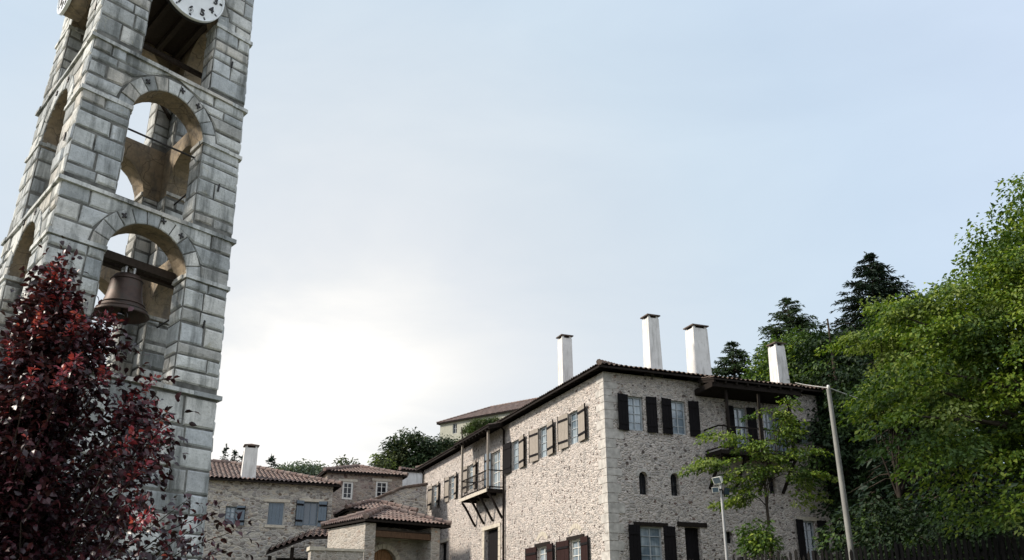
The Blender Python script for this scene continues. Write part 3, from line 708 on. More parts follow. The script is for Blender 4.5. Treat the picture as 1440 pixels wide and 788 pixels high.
# iron ties and cramps
for (za, zb, zs) in TIERS[:2]:
    for dv in (.35, WV-.35):
        mb = MB(); z = zs-.2 if dv < 1 else zs-.1; mb.tube([T(.5, dv, z), T(WU-.5, dv, z)], .022, 6)
        if not (za < 7 and dv < 1): mb.build('tie_rod', M['iron'], tower)
    for du in (.35, WU-.35):
        mb = MB(); mb.tube([T(du, .5, zs-.15), T(du, WV-.5, zs-.15)], .022, 6); mb.build('tie_rod', M['iron'], tower)
for (za, zb, zs) in TIERS:
    for fi in (0, 1):
        L, P = FACES[fi]; a, b = OPN[0] if fi == 0 else (WV-OPN[1][1], WV-OPN[1][0]); r = (b-a)/2
        for ang in ((.30, .44, .70) if fi == 0 else (.35, .6)):
            c = ((a+b)/2+math.cos(PI*ang)*(r+.2), zs+math.sin(PI*ang)*(r+.2))
            mb = MB()
            for t in (ang*PI+.5, ang*PI+2.0):
                dx, dz = math.cos(t)*.06, math.sin(t)*.07
                mb.bar(P(c[0]-dx, c[1]-dz, PRO+.015), P(c[0]+dx, c[1]+dz, PRO+.02), .026, .03)
            mb.build('iron_cramp', M['iron'], tower)
        for (s, z) in ((L-.48, zs-.9),):
            mb = MB(); mb.bar(P(s, z-.09, PRO+.02), P(s+.02, z+.09, PRO+.02), .026, .035); mb.build('iron_cramp', M['iron'], tower)
# beam that carries the bell
mb = MB()
mb.bar(T(.75, .60, 8.72), T(3.05, .60, 8.66), .15, .17); mb.bar(T(.75, 1.0, 8.76), T(3.05, 1.0, 8.70), .15, .18)
mb.build('beam', M['beam'], tower)
# top chamber: boarded ceiling with joists, cornice and roof
mb = MB()
mb.quad(T(TW, TW, 15.95), T(TW, WV-TW, 15.95), T(WU-TW, WV-TW, 15.95), T(WU-TW, TW, 15.95))
for i in range(5):
    u = TW+.2+i*(WU-2*TW-.4)/4; mb.bar(T(u, TW-.05, 15.82), T(u, WV-TW+.05, 15.82), .12, .16)
for v in (1.2, 2.6): mb.bar(T(TW-.05, v, 14.25), T(WU-TW+.05, v, 14.25), .09, .1)
mb.bar(T(TW-.05, TW+.2, 14.1), T(WU-TW, WV-TW, 14.1), .07, .08)
mb.build('ceiling', M['beam'], tower)
mb = MB(); zc = 17.52
apex = T(WU/2, WV/2, 19.4)
cs = [T(-.35, -.35, zc), T(WU+.35, -.35, zc), T(WU+.35, WV+.35, zc), T(-.35, WV+.35, zc)]
mb.add(cs+[p+UP*.14 for p in cs]+[apex], [(3, 2, 1, 0), (0, 1, 5, 4), (1, 2, 6, 5), (2, 3, 7, 6), (3, 0, 4, 7), (4, 5, 8), (5, 6, 8), (6, 7, 8), (7, 4, 8)])
mb.build('roof', M['tile_dark'], tower)
# clocks
def text_mesh(txt, size):
    cu = bpy.data.curves.new('numeral', 'FONT'); cu.body = txt; cu.size = size; cu.align_x = 'CENTER'; cu.align_y = 'CENTER'; cu.extrude = .006
    cu.offset = .008
    ob = bpy.data.objects.new('numeral', cu); C.objects.link(ob); dg = bpy.context.evaluated_depsgraph_get()
    me = ob.evaluated_get(dg).to_mesh(); v = [tuple(p.co) for p in me.vertices]; f = [tuple(p.vertices) for p in me.polygons]
    ob.evaluated_get(dg).to_mesh_clear(); bpy.data.objects.remove(ob); bpy.data.curves.remove(cu); return v, f
def clock(c, n, depth, R):
    x = UP.cross(n).normalized()
    mb = MB(); mb.lathe(c, n, [(0, -.02), (R*.97, -.02), (R, -depth), (R*.9, -depth-.02), (0, -depth-.02)], 48, 0)
    ck = mb.build('clock', M['plaster'] if depth > .2 else M['iron'], tower)
    mb = MB(); mb.lathe(c, n, [(R*.965, .0), (0, .0)][::-1], 48)
    for h in range(1, 13):
        a = 2*PI*h/12; dr = x*math.sin(a)+UP*math.cos(a); q = c+dr*R*.90
        mb.bar(q-dr*.035+n*.004, q+dr*.03+n*.004, .035 if h % 3 else .055, .01, up=n, m=1)
    d = mb.build('dial', [M['dial'], M['black']], ck)
    mb = MB(); mb.lathe(c, n, [(R*.955, .004), (R*.96, .035), (R, .03), (R*1.005, -.04)], 48); mb.build('rim', M['dial'], ck)
    for h in range(1, 13):
        a = 2*PI*h/12; p = c+x*(math.sin(a)*R*.72)+UP*(math.cos(a)*R*.72)
        v, f = text_mesh(str(h), R*.30); mb = MB()
        mb.add([p+x*q[0]+UP*q[1]+n*(.012+q[2]) for q in v], f); mb.build('numeral', M['black'], ck)
    for ang, l, w in ((2*PI*10.2/12, R*.45, .06), (2*PI*12/60, R*.66, .045)):
        mb = MB(); dr = x*math.sin(ang)+UP*math.cos(ang); k = .03 if w > .05 else .045; mb.bar(c-dr*.12+n*k, c+dr*l+n*k, w, .012, up=n); mb.build('hand', M['black'], ck)
clock(T(1.99, -.16, 15.46), tnr, .14, .80)
clock(T(-.42, 2.15, 15.55), tnl, .40, .80)
# the bell (hangs from the beam)
bc = T(1.80, .80, 0); ztop = 8.46
bell = thing('bell', (bc.x, bc.y, 7.53), 'large weathered bronze bell hanging from the dark beam in the lowest arch of the tower', 'bell')
prof = [(0, 0), (.14, -.005), (.25, -.04), (.30, -.12), (.315, -.25), (.34, -.45), (.385, -.62), (.45, -.76), (.53, -.85), (.545, -.89), (.525, -.90), (.47, -.86), (.40, -.74), (.33, -.60), (.27, -.2), (0, -.1)]
mb = MB(); mb.lathe(bc+UP*ztop, UP, [(r, h) for r, h in prof], 40)
for zz, rr in ((-.15, .312), (-.68, .425), (-.79, .487)):
    k = 40; mb.tube([bc+UP*(ztop+zz)+V((math.cos(2*PI*i/k)*rr, math.sin(2*PI*i/k)*rr, 0)) for i in range(k+1)], .012, 6, cap=False)
mb.build('bell_body', M['bronze'], bell)
mb = MB()
for a in range(4):
    t = a*PI/2; mb.tube([bc+UP*(ztop-.02)+V((math.cos(t)*.12, math.sin(t)*.12, 0)), bc+UP*(ztop+.12)+V((math.cos(t)*.13, math.sin(t)*.13, 0)), bc+UP*(ztop+.24)], .03, 8)
mb.build('crown', M['metal'], bell)
mb = MB(); mb.tube([bc+UP*(ztop-.1), bc+UP*(ztop-.85)], .02, 6); mb.lathe(bc+UP*(ztop-.88), UP, [(0, -.08), (.06, -.05), (.075, 0), (.05, .06), (0, .08)], 12); mb.build('clapper', M['iron'], bell)

# ------------------------------------------------------------------ houses on the left
def simple_house(name, o, L, D, zb, ze, label, wallmat, tilemat, holesF, ov=.35, pitch=17, ex=eR, ey=eL, row=.42, rooft=True):
    h = thing(name, (o.x, o.y, zb+.5), label, 'house')
    mb = MB(); o = V((o.x, o.y, 0))
    wall(mb, o, ex, -ey, L, zb, ze, holesF, .2); wall(mb, o+ex*L, ey, ex, D, zb, ze, []); wall(mb, o, ey, -ex, D, zb, ze, []); wall(mb, o+ey*D, ex, ey, L, zb, ze, [])
    mb.build('wall', wallmat, h)
    tm, wm = MB(), MB(); hip_roof(tm, wm, o-ex*ov-ey*ov, ex, L+2*ov, ey, D+2*ov, ze+.06, math.radians(pitch), row=row)
    r = tm.build('roof', tilemat, h); wm.build('eaves', M['wood_dark'], h); return h, r
LH = at(400, 678, 45); LH.z = 0; lo = LH-eR*9.0
PLo = lambda s, z, d=0: LH+eR*s-eL*d+UP*z
lw = [(-2.66, -2.16, 6.45, 7.3), (-.66, .12, 6.5, 7.6), (1.06, 1.78, 6.55, 7.7)]
lh, lroof = simple_house('stone_cottage', lo, 11.45, 9.5, 1.0, 8.5, 'grey stone house with blue-grey shutters and one white chimney behind the bell tower', M['far_stone'], M['tile'], [(a+9, b+9, c, d) for a, b, c, d in lw])
fm = M['shut_blue']
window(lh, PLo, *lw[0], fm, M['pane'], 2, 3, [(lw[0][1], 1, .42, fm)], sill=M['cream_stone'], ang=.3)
f = window(lh, PLo, *lw[1], M['frame_white'], M['pane_dark'], 2, 3, None, sill=M['cream_stone'], lintel=M['cream_stone'], depth=.14)
mb = MB()
for i in range(4):
    a = lw[1][0]+.03+.18*i; oo = PLo(a, lw[1][2]+.03, -.09); mb.box(oo, eR*.172, -eL*.03, UP*(lw[1][3]-lw[1][2]-.06))
mb.build('shutter', fm, f)
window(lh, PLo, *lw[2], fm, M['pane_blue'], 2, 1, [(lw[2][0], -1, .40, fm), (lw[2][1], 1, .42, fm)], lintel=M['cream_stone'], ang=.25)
chim(0, 0, 0, 0, 0, .62, .55, 10.2, 8.3, lroof, .02, pos=LH+eR*(-1.75)+eL*.35)
# second house, up behind
H2 = at(515, 664, 56); H2.z = 0; PH2 = lambda s, z, d=0: H2+eR*s-eL*d+UP*z
hw = [(-1.42, -.76, 9.2, 10.27), (.66, 1.42, 9.4, 10.42)]
h2, r2 = simple_house('stone_cottage', H2-eR*2.4, 4.75, 6.5, 3.0, 10.75, 'brown stone house with two small white-framed windows, set higher behind the gatehouse roof', M['old_stone'], M['tile'], [(a+2.4, b+2.4, c, d) for a, b, c, d in hw], ov=.25)
for w in hw: window(h2, PH2, *w, M['frame_white'], M['pane_dark'], 2, 3, None, lintel=M['cream_stone'], fw=.11, depth=.1)
w0 = at(441, 676, 60); simple_house('stone_cottage', V((w0.x-3.2, w0.y, 0)), 5.5, 6, 3.0, 10.15, 'low house with only its dark tiled roof showing, left of the brown stone house', M['old_stone'], M['tile_dark'], [], ov=.3)
# annex with raking parapet
AX = at(560, 690, 52); AX.z = 0; PAX = lambda s, z, d=0: AX+eR*s-eL*d+UP*z
ax = thing('annex', (AX.x, AX.y, 3.0), 'small stone outbuilding with a raking tiled verge and one slit window beside the big house', 'outbuilding')
mb = MB(); wall(mb, AX-eR*1.75, eR, -eL, 3.45, 2.5, 8.25, [(1.29, 1.53, 7.9, 8.25)], .2)
prof = [(-1.75, 8.38), (.2, 9.32), (1.7, 9.6)]
wz = [(-1.75, 8.25), (-.46, 8.25), (-.22, 8.25), (.2, 8.25), (1.7, 8.25)]
def topz(s): return 8.38+(s+1.75)*(.94/1.95) if s < .2 else 9.32+(s-.2)*.187
def colq(a, b, c0=8.25): mb.quad(PAX(a, c0), PAX(b, c0), PAX(b, topz(b)), PAX(a, topz(a)))
colq(-1.75, -.46); colq(-.22, .2); colq(.2, 1.7)
mb.quad(PAX(-.46, 8.62), PAX(-.22, 8.62), PAX(-.22, topz(-.22)), PAX(-.46, topz(-.46)))
mb.quad(PAX(-.46, 8.25), PAX(-.46, 8.25, -.2), PAX(-.46, 8.62, -.2), PAX(-.46, 8.62)); mb.quad(PAX(-.22, 8.25, -.2), PAX(-.22, 8.25), PAX(-.22, 8.62), PAX(-.22, 8.62, -.2)); mb.quad(PAX(-.46, 8.62), PAX(-.46, 8.62, -.2), PAX(-.22, 8.62, -.2), PAX(-.22, 8.62))
mb.quad(PAX(-1.75, 2.5), PAX(-1.75, 8.38), PAX(-1.75, 8.38, -3), PAX(-1.75, 2.5, -3))
mb.build('wall', M['far_stone'], ax)
mb = MB(); o = PAX(-.48, 7.88, -.17); mb.box(o, eR*.28, eL*.04, UP*.78); mb.build('small_window', M['pane_dark'], ax)
mb = MB()
for i in range(14):
    a, b = -1.95+3.65*i/14, -1.95+3.65*(i+1.12)/14
    tz = lambda s: topz(max(-1.95, min(1.7, s)))+.06
    mb.tube([PAX(a, tz(a), .02), PAX(b, tz(b)+.02, .02)], .085, 7)
for s0, s1 in ((-1.95, .2), (.2, 1.7)):
    vs = [PAX(s0, topz(s0)+.01, .1), PAX(s1, topz(s1)+.01, .1), PAX(s1, topz(s1)+.01, -3), PAX(s0, topz(s0)+.01, -3)]
    mb.add(vs+[p+UP*.07 for p in vs], [(3, 2, 1, 0), (4, 5, 6, 7), (0, 1, 5, 4), (1, 2, 6, 5), (2, 3, 7, 6), (3, 0, 4, 7)])
mb.build('roof', M['tile_dark'], ax)
wo = at(563, 690, 60); simple = thing('white_house', (wo.x, wo.y, 5), 'plain white plastered wall of a small building between the brown house and the big house', 'house')
mb = MB(); o = V((wo.x, wo.y, 0)); wall(mb, o, eR, -eL, 3.0, 3, 11.7, []); wall(mb, o, eL, -eR, 4, 3, 11.7, []); wall(mb, o+eR*3, eL, eR, 4, 3, 11.7, []); wall(mb, o+eL*4, eR, eL, 3, 3, 11.7, [])
mb.build('wall', M['lime'], simple)
tm, wm = MB(), MB(); hip_roof(tm, wm, o-eR*.12-eL*.12, eR, 3.24, eL, 4.24, 11.73, math.radians(6)); tm.build('roof', M['tile'], simple); wm.build('eaves', M['wood_dark'], simple)
# little hipped block behind the gatehouse
SB0 = at(487, 712, 47); SB0.z = 0
sb, _ = simple_house('stair_block', SB0+eR*.3+eL*.3, 3.2, 2.6, 2.2, 7.5, 'small stone block with a low hipped tile roof, directly behind the gatehouse', M['far_stone'], M['tile'], [], ov=.3, pitch=20)
sb['category'] = 'outbuilding'

# ------------------------------------------------------------------ gatehouse
kL = V((-.622, .783, 0)); kR = V((.783, .622, 0))
K = at(514, 726, 38); K.z = 0; ze = 6.02
gate = thing('gatehouse', (K.x, K.y, 2.2), 'small stone gatehouse with a hipped clay tile roof over an arched wooden door', 'gatehouse')
PK = lambda s, z, d=0: K+kR*(s+.15)+kL*(.22-d)+UP*z
mb = MB()
GW = 3.75; DP = 3.3
def kbox(s0, s1, d0, d1, z0, z1): o = PK(s0, z0, d0); mb.box(o, kR*(s1-s0), -kL*(d1-d0), UP*(z1-z0))
kbox(0, .5, -DP, 0, 1.5, 5.88); kbox(GW-.45, GW, -DP, 0, 1.5, 5.88)
wall(mb, PK(.5, 0, -1.1), kR, -kL, GW-.95, 1.5, 5.88, [(.45, 1.75, 2.3, 4.98, True)], .3)
kbox(.503, GW-.453, -DP, -DP+.4, 1.5, 5.88)
mb.build('wall', M['kiosk_stone'], gate)
mb = MB()
for i in range(11):
    a0, a1 = PI*i/11+.015, PI*(i+1)/11-.015
    pts = [PK(.5+1.1+q*math.cos(a), 4.33+q*math.sin(a), d) for d in (-1.15, -1.06) for q, a in ((.655, a0), (.86, a0), (.86, a1), (.655, a1))]
    mb.add(pts, [(0, 3, 2, 1), (4, 5, 6, 7), (0, 1, 5, 4), (1, 2, 6, 5), (2, 3, 7, 6), (3, 0, 4, 7)])
mb.build('arch_surround', M['cream_stone'], gate)
mb = MB()
for i in range(8):
    a = .42+1.36*i/8; o = PK(.5+a, 2.3, -1.1-.26); mb.box(o, kR*(1.36/8-.012), -kL*.05, UP*2.75)
d = mb.build('door', M['door_wood'], gate)
mb = MB(); mb.tube([PK(1.72, 3.4, -1.28), PK(1.72, 3.4, -1.22), PK(1.72, 3.25, -1.22)], .02, 6); mb.build('handle', M['iron'], d)
mb = MB(); o = PK(.35, 5.36, -.32); mb.box(o, kR*(GW-.65), -kL*.29, UP*.24); mb.build('beam', M['beam_brown'], gate)
mb = MB(); o = PK(.503, 5.62, -1.08); mb.box(o, kR*(GW-.956), -kL*1.05, UP*.05); mb.build('ceiling', M['beam'], gate)
tm, wm = MB(), MB(); hip_roof(tm, wm, K, kR, 4.32, kL, 3.94, ze, math.radians(20), row=.36, per=.21, rafter=.4)
tm.build('roof', M['tile'], gate); wm.build('eaves', M['wood_dark'], gate)
mb = MB()
kbox = None
for i in range(0): pass
# lean-to shed beside it
pA, pB, pC, pD = at(432, 756, 42), at(474, 755, 42.8), at(474, 740, 44.3), at(437, 746, 44.1)
qA, qD = at(374, 778, 41.6), at(380, 771, 44.0)
shed = thing('lean_to_shed', (pA.x, pA.y, 2.4), 'dark open lean-to with a drooping clay tile roof between the cottage and the gatehouse', 'shed')
def tiled_patch(mb, a, b, c, d, per=.26, m=0, mw=1):
    """a-b eave, d-c top"""
    L = (b-a).length; n = max(1, int(L/per)); prof = [(0, 0), (.2, .02), (.3, .075), (.5, .1), (.7, .075), (.8, .02)]
    R = max(1, int((d-a).length/.4))
    for j in range(R):
        vs = []; 
        for i in range(n*6+1):
            u = (i//6+prof[i % 6][0])/n; h = prof[i % 6][1]
            p0, p1 = a.lerp(b, u), d.lerp(c, u)
            vs.append(p0.lerp(p1, j/R)+UP*(h+.04)); vs.append(p0.lerp(p1, min(1, (j+1.1)/R))+UP*(h*.85+.012))
        mb.add(vs, [(2*i, 2*i+2, 2*i+3, 2*i+1) for i in range(n*6)], m)
    vs = [a, b, c, d]; mb.add([p-UP*.005 for p in vs]+[p-UP*.09 for p in vs], [(0, 1, 2, 3), (7, 6, 5, 4), (0, 4, 5, 1), (1, 5, 6, 2), (2, 6, 7, 3), (3, 7, 4, 0)], mw)
mb = MB(); tiled_patch(mb, pA, pB, pC, pD); tiled_patch(mb, qA, pA, pD, qD); mb.build('roof', [M['tile'], M['wood_dark']], shed)
for p in (qA, pA.lerp(qA, .45), pB):
    mb = MB(); o = p+V((.1, .35, -.1)); mb.bar(o-UP*(o.z-2.0), o, .14, .14); mb.build('post', M['wood_dark'], shed)
mb = MB(); o = V((qD.x+.3, qD.y+.1, 2)); mb.box(o, V((pC.x-qD.x-.2, .3, 0)), V((0, .12, 0)), UP*2.9); mb.build('back_wall', M['wood_dark'], shed)
# low wall with a stone coping
LW = at(440, 770, 35); LW.z = 0
lw_ = thing('garden_wall', (LW.x, LW.y, 2.3), 'low stone wall with a pale coping and a thicker end pier, in front of the gatehouse', 'wall')
mb = MB(); wall(mb, LW+eR*.5, eR, -eL, 1.45, 1.5, 4.5, []); mb.box(LW+eR*.5+eL*.35+UP*1.5, eR*1.45, eL*.02, UP*3.0)
mb.box(LW-eR*.08-eL*.12+UP*1.5, eR*.56, eL*.56, UP*2.98); mb.build('wall', M['kiosk_stone'], lw_)
mb = MB(); mb.box(LW+eR*.44-eL*.06+UP*4.503, eR*1.55, eL*.48, UP*.09); mb.box(LW-eR*.15-eL*.19+UP*4.485, eR*.58, eL*.7, UP*.14); mb.build('coping', M['cream_stone'], lw_)

# ------------------------------------------------------------------ church-like building up on the hill
hx = V((.795, -.607, 0)); hy = V((.607, .795, 0))
HB = at(614, 591, 98); HB.z = 0
hb, hr = simple_house('hill_house', HB+hx*.3+hy*.3, 15, 8, 14, 23.2, 'long pale house with a red tiled roof up on the hill behind the big house', M['lime'], M['tile'], [(1.85, 2.45, 21.9, 23.0)], ov=.3, pitch=25, ex=hx, ey=hy)
[c for c in hb.children if c.name.startswith('wall')][0].data.materials[0] = plain('greyish_render', (.33, .33, .28), .9, .2, var=.15)
mb = MB(); PH = lambda s, z, d=0: HB+hx*(s+.3)+hy*(.3-d)+UP*z
window(hb, PH, 1.85, 2.45, 21.9, 23.0, M['frame_grey'], M['pane_dark'], 2, 2, None)

# ------------------------------------------------------------------ vegetation
def leaf_mesh(name, groups, mats, parent=None, loc=None):
    """groups: list of (P, D, Nn, length, width, shape, matidx) arrays -> one mesh; folded diamond or 6-point leaves"""
    base = np.array(W[parent.name] if parent is not None else loc)
    Vs, Ls, St, Tt, Mi = [], [], [], [], []; vb = 0; lb = 0
    for (P, D, Nn, ln, wd, shape, mi) in groups:
        k = len(P); D = D/np.linalg.norm(D, axis=1, keepdims=True); B = np.cross(Nn, D); B /= np.linalg.norm(B, axis=1, keepdims=True)+1e-9; Nn = np.cross(D, B)
        ln = np.broadcast_to(ln, (k,))[:, None]; wd = np.broadcast_to(wd, (k,))[:, None]
        if shape == 'diamond':
            v = np.stack([P, P+D*ln*.45+B*wd*.5+Nn*wd*.15, P+D*ln-Nn*ln*.12, P+D*ln*.45-B*wd*.5+Nn*wd*.15], 1)
            tri = np.array([[0, 2, 1], [0, 3, 2]])
        else:
            v = np.stack([P, P+D*ln*.28+B*wd*.46+Nn*wd*.14, P+D*ln*.62+B*wd*.42+Nn*wd*.12, P+D*ln-Nn*ln*.16, P+D*ln*.62-B*wd*.42+Nn*wd*.12, P+D*ln*.28-B*wd*.46+Nn*wd*.14, P+D*ln*.5+Nn*ln*.03], 1)
            tri = np.array([[0, 6, 1], [1, 6, 2], [2, 6, 3], [3, 6, 4], [4, 6, 5], [5, 6, 0]])
        nv = v.shape[1]; idx = (np.arange(k)*nv)[:, None, None]+tri[None]+vb
        Vs.append(v.reshape(-1, 3)); Ls.append(idx.reshape(-1)); Mi.append(np.full(k*len(tri), mi)); vb += k*nv
    Vv = np.concatenate(Vs)-base; Lv = np.concatenate(Ls).astype(np.int32); Mi = np.concatenate(Mi).astype(np.int32); nf = len(Lv)//3
    me = bpy.data.meshes.new(name); me.vertices.add(len(Vv)); me.vertices.foreach_set('co', Vv.astype(np.float32).ravel())
    me.loops.add(len(Lv)); me.loops.foreach_set('vertex_index', Lv); me.polygons.add(nf)
    me.polygons.foreach_set('loop_start', np.arange(0, nf*3, 3, dtype=np.int32)); me.polygons.foreach_set('loop_total', np.full(nf, 3, dtype=np.int32))
    for m in mats: me.materials.append(m)
    me.polygons.foreach_set('material_index', Mi); me.update(calc_edges=True); me.validate()
    o = bpy.data.objects.new(name, me); C.objects.link(o)
    if parent is not None: o.parent = parent
    else: o.location = V(base)
    W[o.name] = V(base); return o
def unit(a): return a/(np.linalg.norm(a, axis=-1, keepdims=True)+1e-9)
def broadleaf(name, label, cat, base, H, lobes, nclump, per, ls, cr, mats, split=(1.0,), tr=.18, bark='bark', flat=.4, droop=.35, limbs=40, inner=.45, group=None, shape='diamond', lo=.18):
    base = V(base); t = thing(name, base, label, cat, group)
    vol = np.array([l[3]*l[4]*l[5] for l in lobes])**.8; vol /= vol.sum()
    li = rng.choice(len(lobes), nclump, p=vol); LB = np.array(lobes)[li]
    d = unit(rng.normal(size=(nclump, 3))); rr = inner+(1-inner)*rng.random(nclump)**.6
    cc = LB[:, :3]+d*LB[:, 3:6]*rr[:, None]*(.88+.24*rng.random((nclump, 1)))
    top = np.array(base)+np.array([0, 0, H])
    ax0 = np.array([np.mean([l[0] for l in lobes]), np.mean([l[1] for l in lobes])])
    groups = []; cum = np.cumsum(split)
    cs_ = cr*(.65+.7*rng.random(nclump))
    mi = np.searchsorted(cum/cum[-1], rng.random(nclump))
    out = unit(np.concatenate([cc[:, :2]-ax0, np.zeros((nclump, 1))], 1))
    for m in range(len(mats)):
        sel = np.where(mi == m)[0]
        if len(sel) == 0: continue
        k = len(sel)*per; ci = np.repeat(sel, per)
        q = rng.normal(size=(k, 3)); q /= np.maximum(1, np.linalg.norm(q, axis=1, keepdims=True)/1.6)
        q *= np.array([.62, .62, .62*flat])*cs_[ci][:, None]
        ex = (q*out[ci]).sum(1); q[:, 2] -= droop*np.maximum(-.5*cs_[ci], ex)*.8
        P = cc[ci]+q
        D = unit(q*np.array([1, 1, .3])+out[ci]*.35*cs_[ci][:, None]+rng.normal(size=(k, 3))*.35*cs_[ci][:, None]); D[:, 2] -= .25+.35*rng.random(k)
        Nn = unit(np.array([0, 0, 1.0])+rng.normal(size=(k, 3))*.5)
        groups.append((P, D, Nn, ls*(.6+.8*rng.random(k)), ls*.62*(.7+.5*rng.random(k)), shape, m))
    leaf_mesh('crown', groups, mats, t)
    mb = MB(); n = 7; pts = []; w = .12*tr*8
    tip = V((ax0[0]*.5+base.x*.5, ax0[1]*.5+base.y*.5, base.z+H*.9))
    for i in range(n):
        u = i/(n-1); p = base.lerp(tip, u); pts.append(p+V((random.uniform(-.5, .5)*w*u, random.uniform(-.5, .5)*w*u, 0)))
    pts[0] = base-UP*.4
    mb.tube(pts, [tr*(1-.85*i/(n-1)) for i in range(n)], 8)
    for c in cc[rng.permutation(nclump)[:limbs]]:
        c = V(c); u = min(.92, max(lo+random.uniform(0, max(0, (lo-.18)*1.5)), (c.z-base.z)/H*.8-.08+random.uniform(-.08, .05))); k = u*(n-1); i = int(k); a = pts[i].lerp(pts[min(i+1, n-1)], k-i)
        mid = a.lerp(c, .5)+V((random.uniform(-.2, .2), random.uniform(-.2, .2), .12*(c-a).length)); r0 = tr*(1-.85*u)*.5
        mb.tube([a, a.lerp(mid, .6)+UP*.05, mid, mid.lerp(c, .6), c], [r0, r0*.75, r0*.55, r0*.32, .006], 5, cap=False)
    mb.build('trunk', M[bark], t)
    return t
def conifer(name, label, base, H, R, mat, whorls=34, nb=9, tw=22, nl=.34, droop=.25, z0=.08, cat='tree', group=None, power=.85, wd=.11, cone=9.0):
    base = V(base); t = thing(name, base, label, cat, group)
    mb = MB(); mb.tube([base-UP*.4, base+UP*H*.5, base+UP*H*.985], [.05+H*.013, .03+H*.007, .012], 8)
    Ps, Ds, Ns, Ls = [], [], [], []; bn = np.array(base)
    for w in range(whorls):
        f = z0+(1-z0)*(w/(whorls-1))**.92; f = min(f, .985)
        L0 = min(R*(1-f)**power, cone*H*(1-f)+.02)+.02
        for b in range(max(6, int(nb*(.62+.5*(1-f))))):
            az = random.uniform(0, 2*PI); L = L0*random.uniform(.72, 1.12); hz = base.z+H*min(.985, f+random.uniform(-.012, .012))
            up0 = random.uniform(-.05, .2)+.12*f
            dr = np.array([math.cos(az), math.sin(az), 0]); sd = np.array([-math.sin(az), math.cos(az), 0])
            pt = lambda u: np.array([bn[0], bn[1], hz])+dr*L*u+np.array([0, 0, 1.0])*L*(up0*u-(droop+.25)*u*u*(1-.6*f))
            mb.tube([V(pt(0)), V(pt(.5)), V(pt(1.0))], [.012+.018*L, .01+.008*L, .004], 4, cap=False)
            n = max(9, int(tw*(.35+.65*L/R)))
            u = .12+.88*rng.random(n)**.8; base_p = np.array([pt(x) for x in u]); sgn = rng.choice([-1, 1], n)
            tl = (.12+.30*L*(1-u*.75))*(.6+.6*rng.random(n)); seg = np.maximum(1, (tl/(nl*.55)).astype(int))
            dirs = unit(sd[None]*sgn[:, None]+dr[None]*(.75+.3*rng.random((n, 1)))+np.array([0, 0, -.22])[None]*(1+rng.random((n, 1))))
            rep = np.repeat(np.arange(n), seg); off = np.concatenate([np.arange(s) for s in seg])*nl*.55
            P = base_p[rep]+dirs[rep]*off[:, None]; P[:, 2] -= off**2*.12
            k = len(rep); D = unit(dirs[rep]+rng.normal(size=(k, 3))*.28)
            Ps.append(P); Ds.append(D); Ns.append(unit(np.array([0, 0, 1.0])+rng.normal(size=(k, 3))*.45)); Ls.append(nl*(.7+.6*rng.random(k))*(.5+.5*min(1, L/.9)))
        if w == whorls-1:
            k = 14; Ps.append(np.repeat(np.array([[bn[0], bn[1], base.z+H*.97]]), k, 0)+rng.normal(size=(k, 3))*[.05, .05, .14]); D = rng.normal(size=(k, 3))*.35; D[:, 2] = 1; Ds.append(unit(D)); Ns.append(unit(rng.normal(size=(k, 3)))); Ls.append(np.full(k, nl*1.1))
    P = np.concatenate(Ps); ln = np.concatenate(Ls)
    leaf_mesh('crown', [(P, np.concatenate(Ds), np.concatenate(Ns), ln, ln*wd/.34, 'diamond', 0)], [mat], t)
    mb.build('trunk', M['bark'], t)
    return t
gz = lambda x, y: terrain(x, y)-.05
def foot(px, py, Y): p = at(px, py, Y); return V((p.x, p.y, gz(p.x, p.y)))
def fir_at(px, py, Y): p = at(px, py, Y); g = gz(p.x, p.y); return V((p.x, p.y, g)), p.z-g
